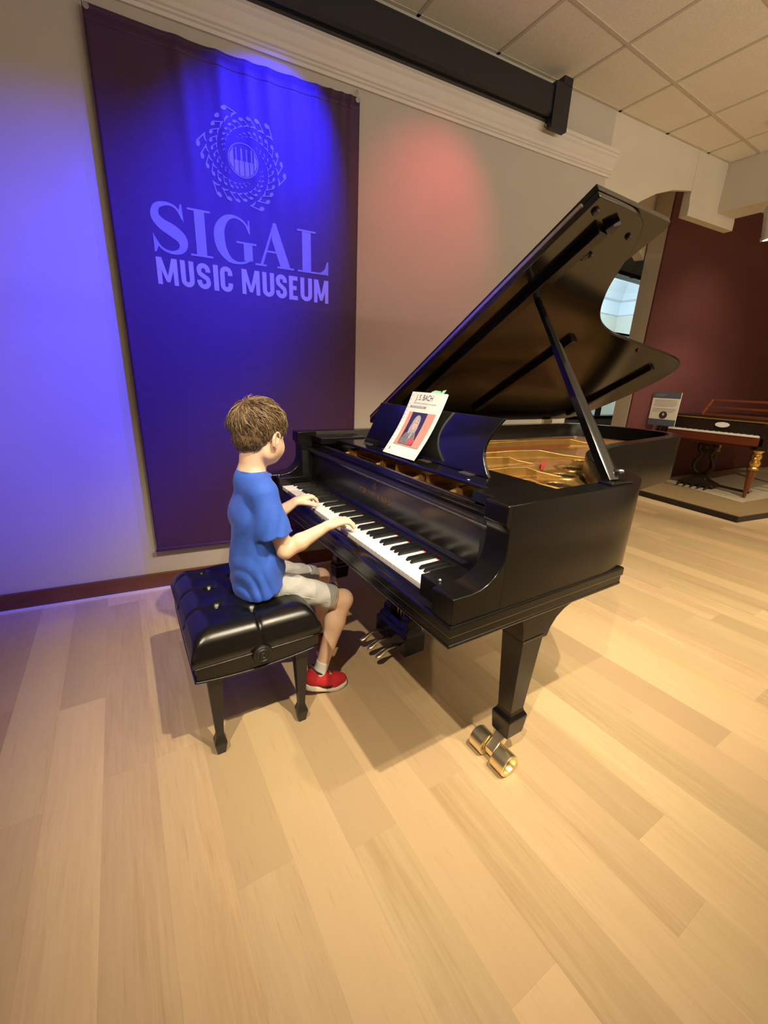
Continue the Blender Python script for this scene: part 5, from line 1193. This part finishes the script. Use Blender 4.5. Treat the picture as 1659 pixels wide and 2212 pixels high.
# socks and shoes
def shoe(AN, yaw, lift, name_side):
    c, s_ = math.cos(yaw), math.sin(yaw); O = Vector((AN[0], AN[1], 0))
    def T(x, y, z):
        """x forward from the ankle; the heel is lifted and the sole bends at the ball"""
        up = lift * max(0.0, min(1.0, (0.045 - x) / 0.10)); return O + Vector((x * c - y * s_, x * s_ + y * c, z + up))
    N = lambda v: np.array(v)
    F_ = Field((AN[0] - 0.09, AN[1] - 0.075, 0.0), (AN[0] + 0.16, AN[1] + 0.075, 0.20), 0.0032)
    F_.cap(N(T(-0.030, 0, 0.046)), N(T(0.010, 0, 0.050)), 0.033, 0.034, 0.012); F_.cap(N(T(0.010, 0, 0.050)), N(T(0.060, 0, 0.036)), 0.033, 0.031, 0.02); F_.cap(N(T(0.060, 0, 0.036)), N(T(0.094, 0, 0.032)), 0.031, 0.025, 0.02)
    F_.cap(N(T(-0.030, 0, 0.060)), N(T(-0.022, 0, 0.092)), 0.030, 0.028, 0.015); F_.cap(N(T(0.0, 0, 0.06)), N(T(0.010, 0, 0.088)), 0.030, 0.026, 0.015)
    F_.cap(N(T(-0.006, 0, 0.085)), N(T(-0.010, 0, 0.16)), 0.0265, 0.034, 0.006, cut=True)
    f = F_.build('shoe', 'shoe_red', boy, 1)
    # sole
    rs = []
    for x, w_ in ((-0.066, 0.012), (-0.060, 0.022), (-0.045, 0.029), (-0.02, 0.0315), (0.01, 0.031), (0.04, 0.033), (0.07, 0.0345), (0.095, 0.030), (0.112, 0.021), (0.120, 0.010)):
        z0 = 0.0015 + (0.006 * max(0, (x - 0.07) / 0.05) ** 2); z1 = z0 + (0.024 if x < 0.0 else 0.018)
        rs.append([T(x, -w_, z0), T(x, w_, z0), T(x, w_ + 0.0015, (z0 + z1) / 2), T(x, w_, z1), T(x, -w_, z1), T(x, -w_ - 0.0015, (z0 + z1) / 2)])
    MB().rings(rs).build('sole', 'shoe_sole', f, smooth=False, bevel=0.002)
    MB().rings([[T(x, -w_ * .97, z - .0018) , T(x, w_ * .97, z - .0018), T(x, w_ * .97, z + .001), T(x, -w_ * .97, z + .001)] for x, w_, z in ((0.0, 0.031, 0.0025), (0.04, 0.033, 0.0025), (0.07, 0.0345, 0.0025), (0.095, 0.030, 0.004), (0.115, 0.018, 0.008))]).build('outsole', 'shoe_black', f)
    # collar lining, tongue, swoosh-like flash, laces
    MB().tube([T(-0.008 + 0.031 * math.cos(t), 0.0275 * math.sin(t), 0.090 - 0.010 * math.cos(t) + 0.012 * max(0, -math.cos(t)) ** 3) for t in [2 * math.pi * i / 24 for i in range(25)]], 0.0042, 7, False).build('collar', 'shoe_black', f, smooth=True)
    MB().tube([T(-0.040, 0, 0.096), T(-0.043, 0, 0.110), T(-0.040, 0, 0.116)], [0.008, 0.007, 0.003], 8).build('pull_tab', 'shoe_black', f, smooth=True)
    fl = MB(); pts = [(-0.020, 0.040, .001), (0.000, 0.029, .003), (0.020, 0.024, .0045), (0.034, 0.027, .004), (0.046, 0.038, .001)]
    for sg in (-1, 1):
        fl.rings([[T(x, sg * (0.0325 - 0.10 * max(0, abs(z - 0.034) - 0.008)), z - h), T(x, sg * (0.0350 - 0.10 * max(0, abs(z - 0.034) - 0.008)), z - h), T(x, sg * (0.0350 - 0.10 * max(0, abs(z - 0.034) - 0.008)), z + h), T(x, sg * (0.0325 - 0.10 * max(0, abs(z - 0.034) - 0.008)), z + h)] for x, z, h in pts])
    fl.build('side_flash', 'shoe_black', f)
    for i in range(4):
        x = 0.030 + 0.013 * i; z = 0.081 - 0.0062 * i - 0.003
        MB().tube([T(x, -0.018, z - 0.009), T(x + 0.003, 0, z + 0.001), T(x, 0.018, z - 0.009)], 0.0022, 5).build('lace', 'shoe_red', f, smooth=True)
    K_ = Field((AN[0] - 0.06, AN[1] - 0.06, 0.05), (AN[0] + 0.08, AN[1] + 0.06, 0.20), 0.0032)
    return f, T, K_
for AN, KN, yaw, lift in ((ANR, KNR, -0.10, 0.034), (ANL, KNL, 0.95, 0.030)):
    f, T, K_ = shoe(AN, yaw, lift, 0)
    d = (KN - AN) / np.linalg.norm(KN - AN)
    top = AN + d * 0.050
    K_.cap(AN - d * 0.01, top, 0.0270, 0.0285, 0.006, flat=True)
    K_.cap(AN, AN + np.array((0.012, 0, -0.03)), 0.0265, 0.020, 0.012)
    K_.build('sock', 'sock_white', boy, 1)
# hair
Hh = Field((0.27, 1.34, 0.98), (0.54, 1.59, 1.24), 0.0034)
Hh.ell(hp(-0.014, 0, 0.030), (0.0955, 0.0795, 0.0875), 0.01, HM)
Hh.ell(hp(-0.050, 0, -0.016), (0.047, 0.057, 0.050), 0.02, HM)
Hh.ell(hp(0.045, 0, 0.055), (0.056, 0.064, 0.045), 0.02, HM)
# hairline: cut away the face, round the ears and below the nape
def hcut(f, l, u, n): 
    p = hp(f, l, u); nn = HF * n[0] + HL * n[1] + HU * n[2]; Hh.plane(p, nn, 0.004)
Hh.cap(hp(0.12, -0.12, -0.065), hp(0.12, 0.12, -0.065), 0.078, 0.078, 0.006, cut=True)
for sg in (-1, 1): Hh.ell(hp(0.002, sg * 0.088, -0.026), (0.032, 0.032, 0.040), 0.006, HM, cut=True)
for sg in (-1, 1): Hh.ell(hp(-0.020, sg * 0.075, -0.062), (0.036, 0.030, 0.036), 0.006, HM, cut=True)
hcut(0, 0, -0.066, (0.25, 0, -1))
Hh.warp(lambda x, y, z: (np.sin(np.arctan2(y - HC[1], x - HC[0] + 0.03) * 26 + z * 40) * 0.0016 + np.sin(np.arctan2(y - HC[1], x - HC[0] + 0.03) * 11 + z * 90) * 0.0016))
hair = Hh.build('hair', 'hair', boy, 1)
rnd = random.Random(11)
crown = np.array((-0.055, 0.0, 0.085))
EC = np.array((-0.014, 0.0, 0.028)); ER_ = np.array((0.0965, 0.0805, 0.0885))
EC2 = np.array((-0.050, 0.0, -0.016)); ER2 = np.array((0.0478, 0.0578, 0.0508))
def on_scalp(v, lift):
    q = (v - EC) / ER_; q = q / np.linalg.norm(q); a = EC + q * (ER_ + lift)
    if v[2] < 0.0 and v[0] < -0.02:
        q = (v - EC2) / ER2; q = q / np.linalg.norm(q); b = EC2 + q * (ER2 + lift)
        if np.linalg.norm(b - EC) > np.linalg.norm(a - EC): return b
    return a
locks = {'hair': MB(), 'hair_light': MB(), 'hair_dark': MB()}
for i in range(5600):
    # a root anywhere on the hairy part of the scalp, combed away from the crown
    th = rnd.uniform(0, 2 * math.pi); ph = math.acos(rnd.uniform(-0.80, 1.0))
    q = np.array((math.sin(ph) * math.cos(th), math.sin(ph) * math.sin(th), math.cos(ph))); p = EC + q * ER_
    if p[0] > 0.045 and p[2] < 0.050: continue
    if abs(p[1]) > 0.045 and -0.035 < p[0] < 0.05 and p[2] < 0.012: continue
    if p[2] < -0.045 and p[0] > -0.055: continue
    if p[2] < 0.0 and p[0] > 0.0: continue
    away = p - crown; away -= q * (away @ q); away /= (np.linalg.norm(away) + 1e-9)
    swirl = np.cross(q, away) * rnd.uniform(-0.4, 0.5)
    top = p[2] > 0.045
    dr = away + swirl + (np.array((0.35, -0.25, 0)) if top else np.array((0, 0, -0.8))); dr -= q * (dr @ q); dr /= np.linalg.norm(dr)
    ln = rnd.uniform(0.035, 0.068) if top else rnd.uniform(0.016, 0.036)
    if p[2] < -0.01: ln *= 0.55
    n = 6; pts = []; lift0 = rnd.uniform(-0.001, 0.003); curl = rnd.uniform(-1.0, 1.0) if (p[0] > 0.01 and p[2] > 0.03) else rnd.uniform(-0.4, 0.4); lf = rnd.uniform(0.000, 0.007) if top else rnd.uniform(0.0, 0.002)
    if top and rnd.random() < 0.12: lf += 0.008
    pos = p.copy(); d = dr.copy()
    for k in range(n):
        f = k / (n - 1); pts.append(Vector(hp(*on_scalp(pos, lift0 + lf * math.sin(f * 2.2)))))
        d = d + np.cross(q, d) * curl * 0.35; d /= np.linalg.norm(d); pos = pos + d * ln / (n - 1)
    r0 = rnd.uniform(0.0008, 0.0018) if top else rnd.uniform(0.0006, 0.0013)
    front = p[0] > 0.0 and p[2] > 0.01
    nm = rnd.choice(('hair_light', 'hair', 'hair_light')) if (front and rnd.random() < 0.6) else rnd.choice(('hair', 'hair', 'hair_dark', 'hair_light') if p[2] > 0 else ('hair', 'hair_dark', 'hair_dark'))  # lighter locks favoured at the front and top, darker ones lower down
    locks[nm].tube(pts, [r0 * 0.7, r0, r0, r0 * 0.9, r0 * 0.6, 0.0003], 5)
for nm, mb in locks.items():
    o = mb.build('hair_locks', nm, hair, smooth=True); tag(o, {'hair': 'brown locks', 'hair_light': 'lighter brown locks', 'hair_dark': 'darker brown locks'}[nm], kind='stuff')
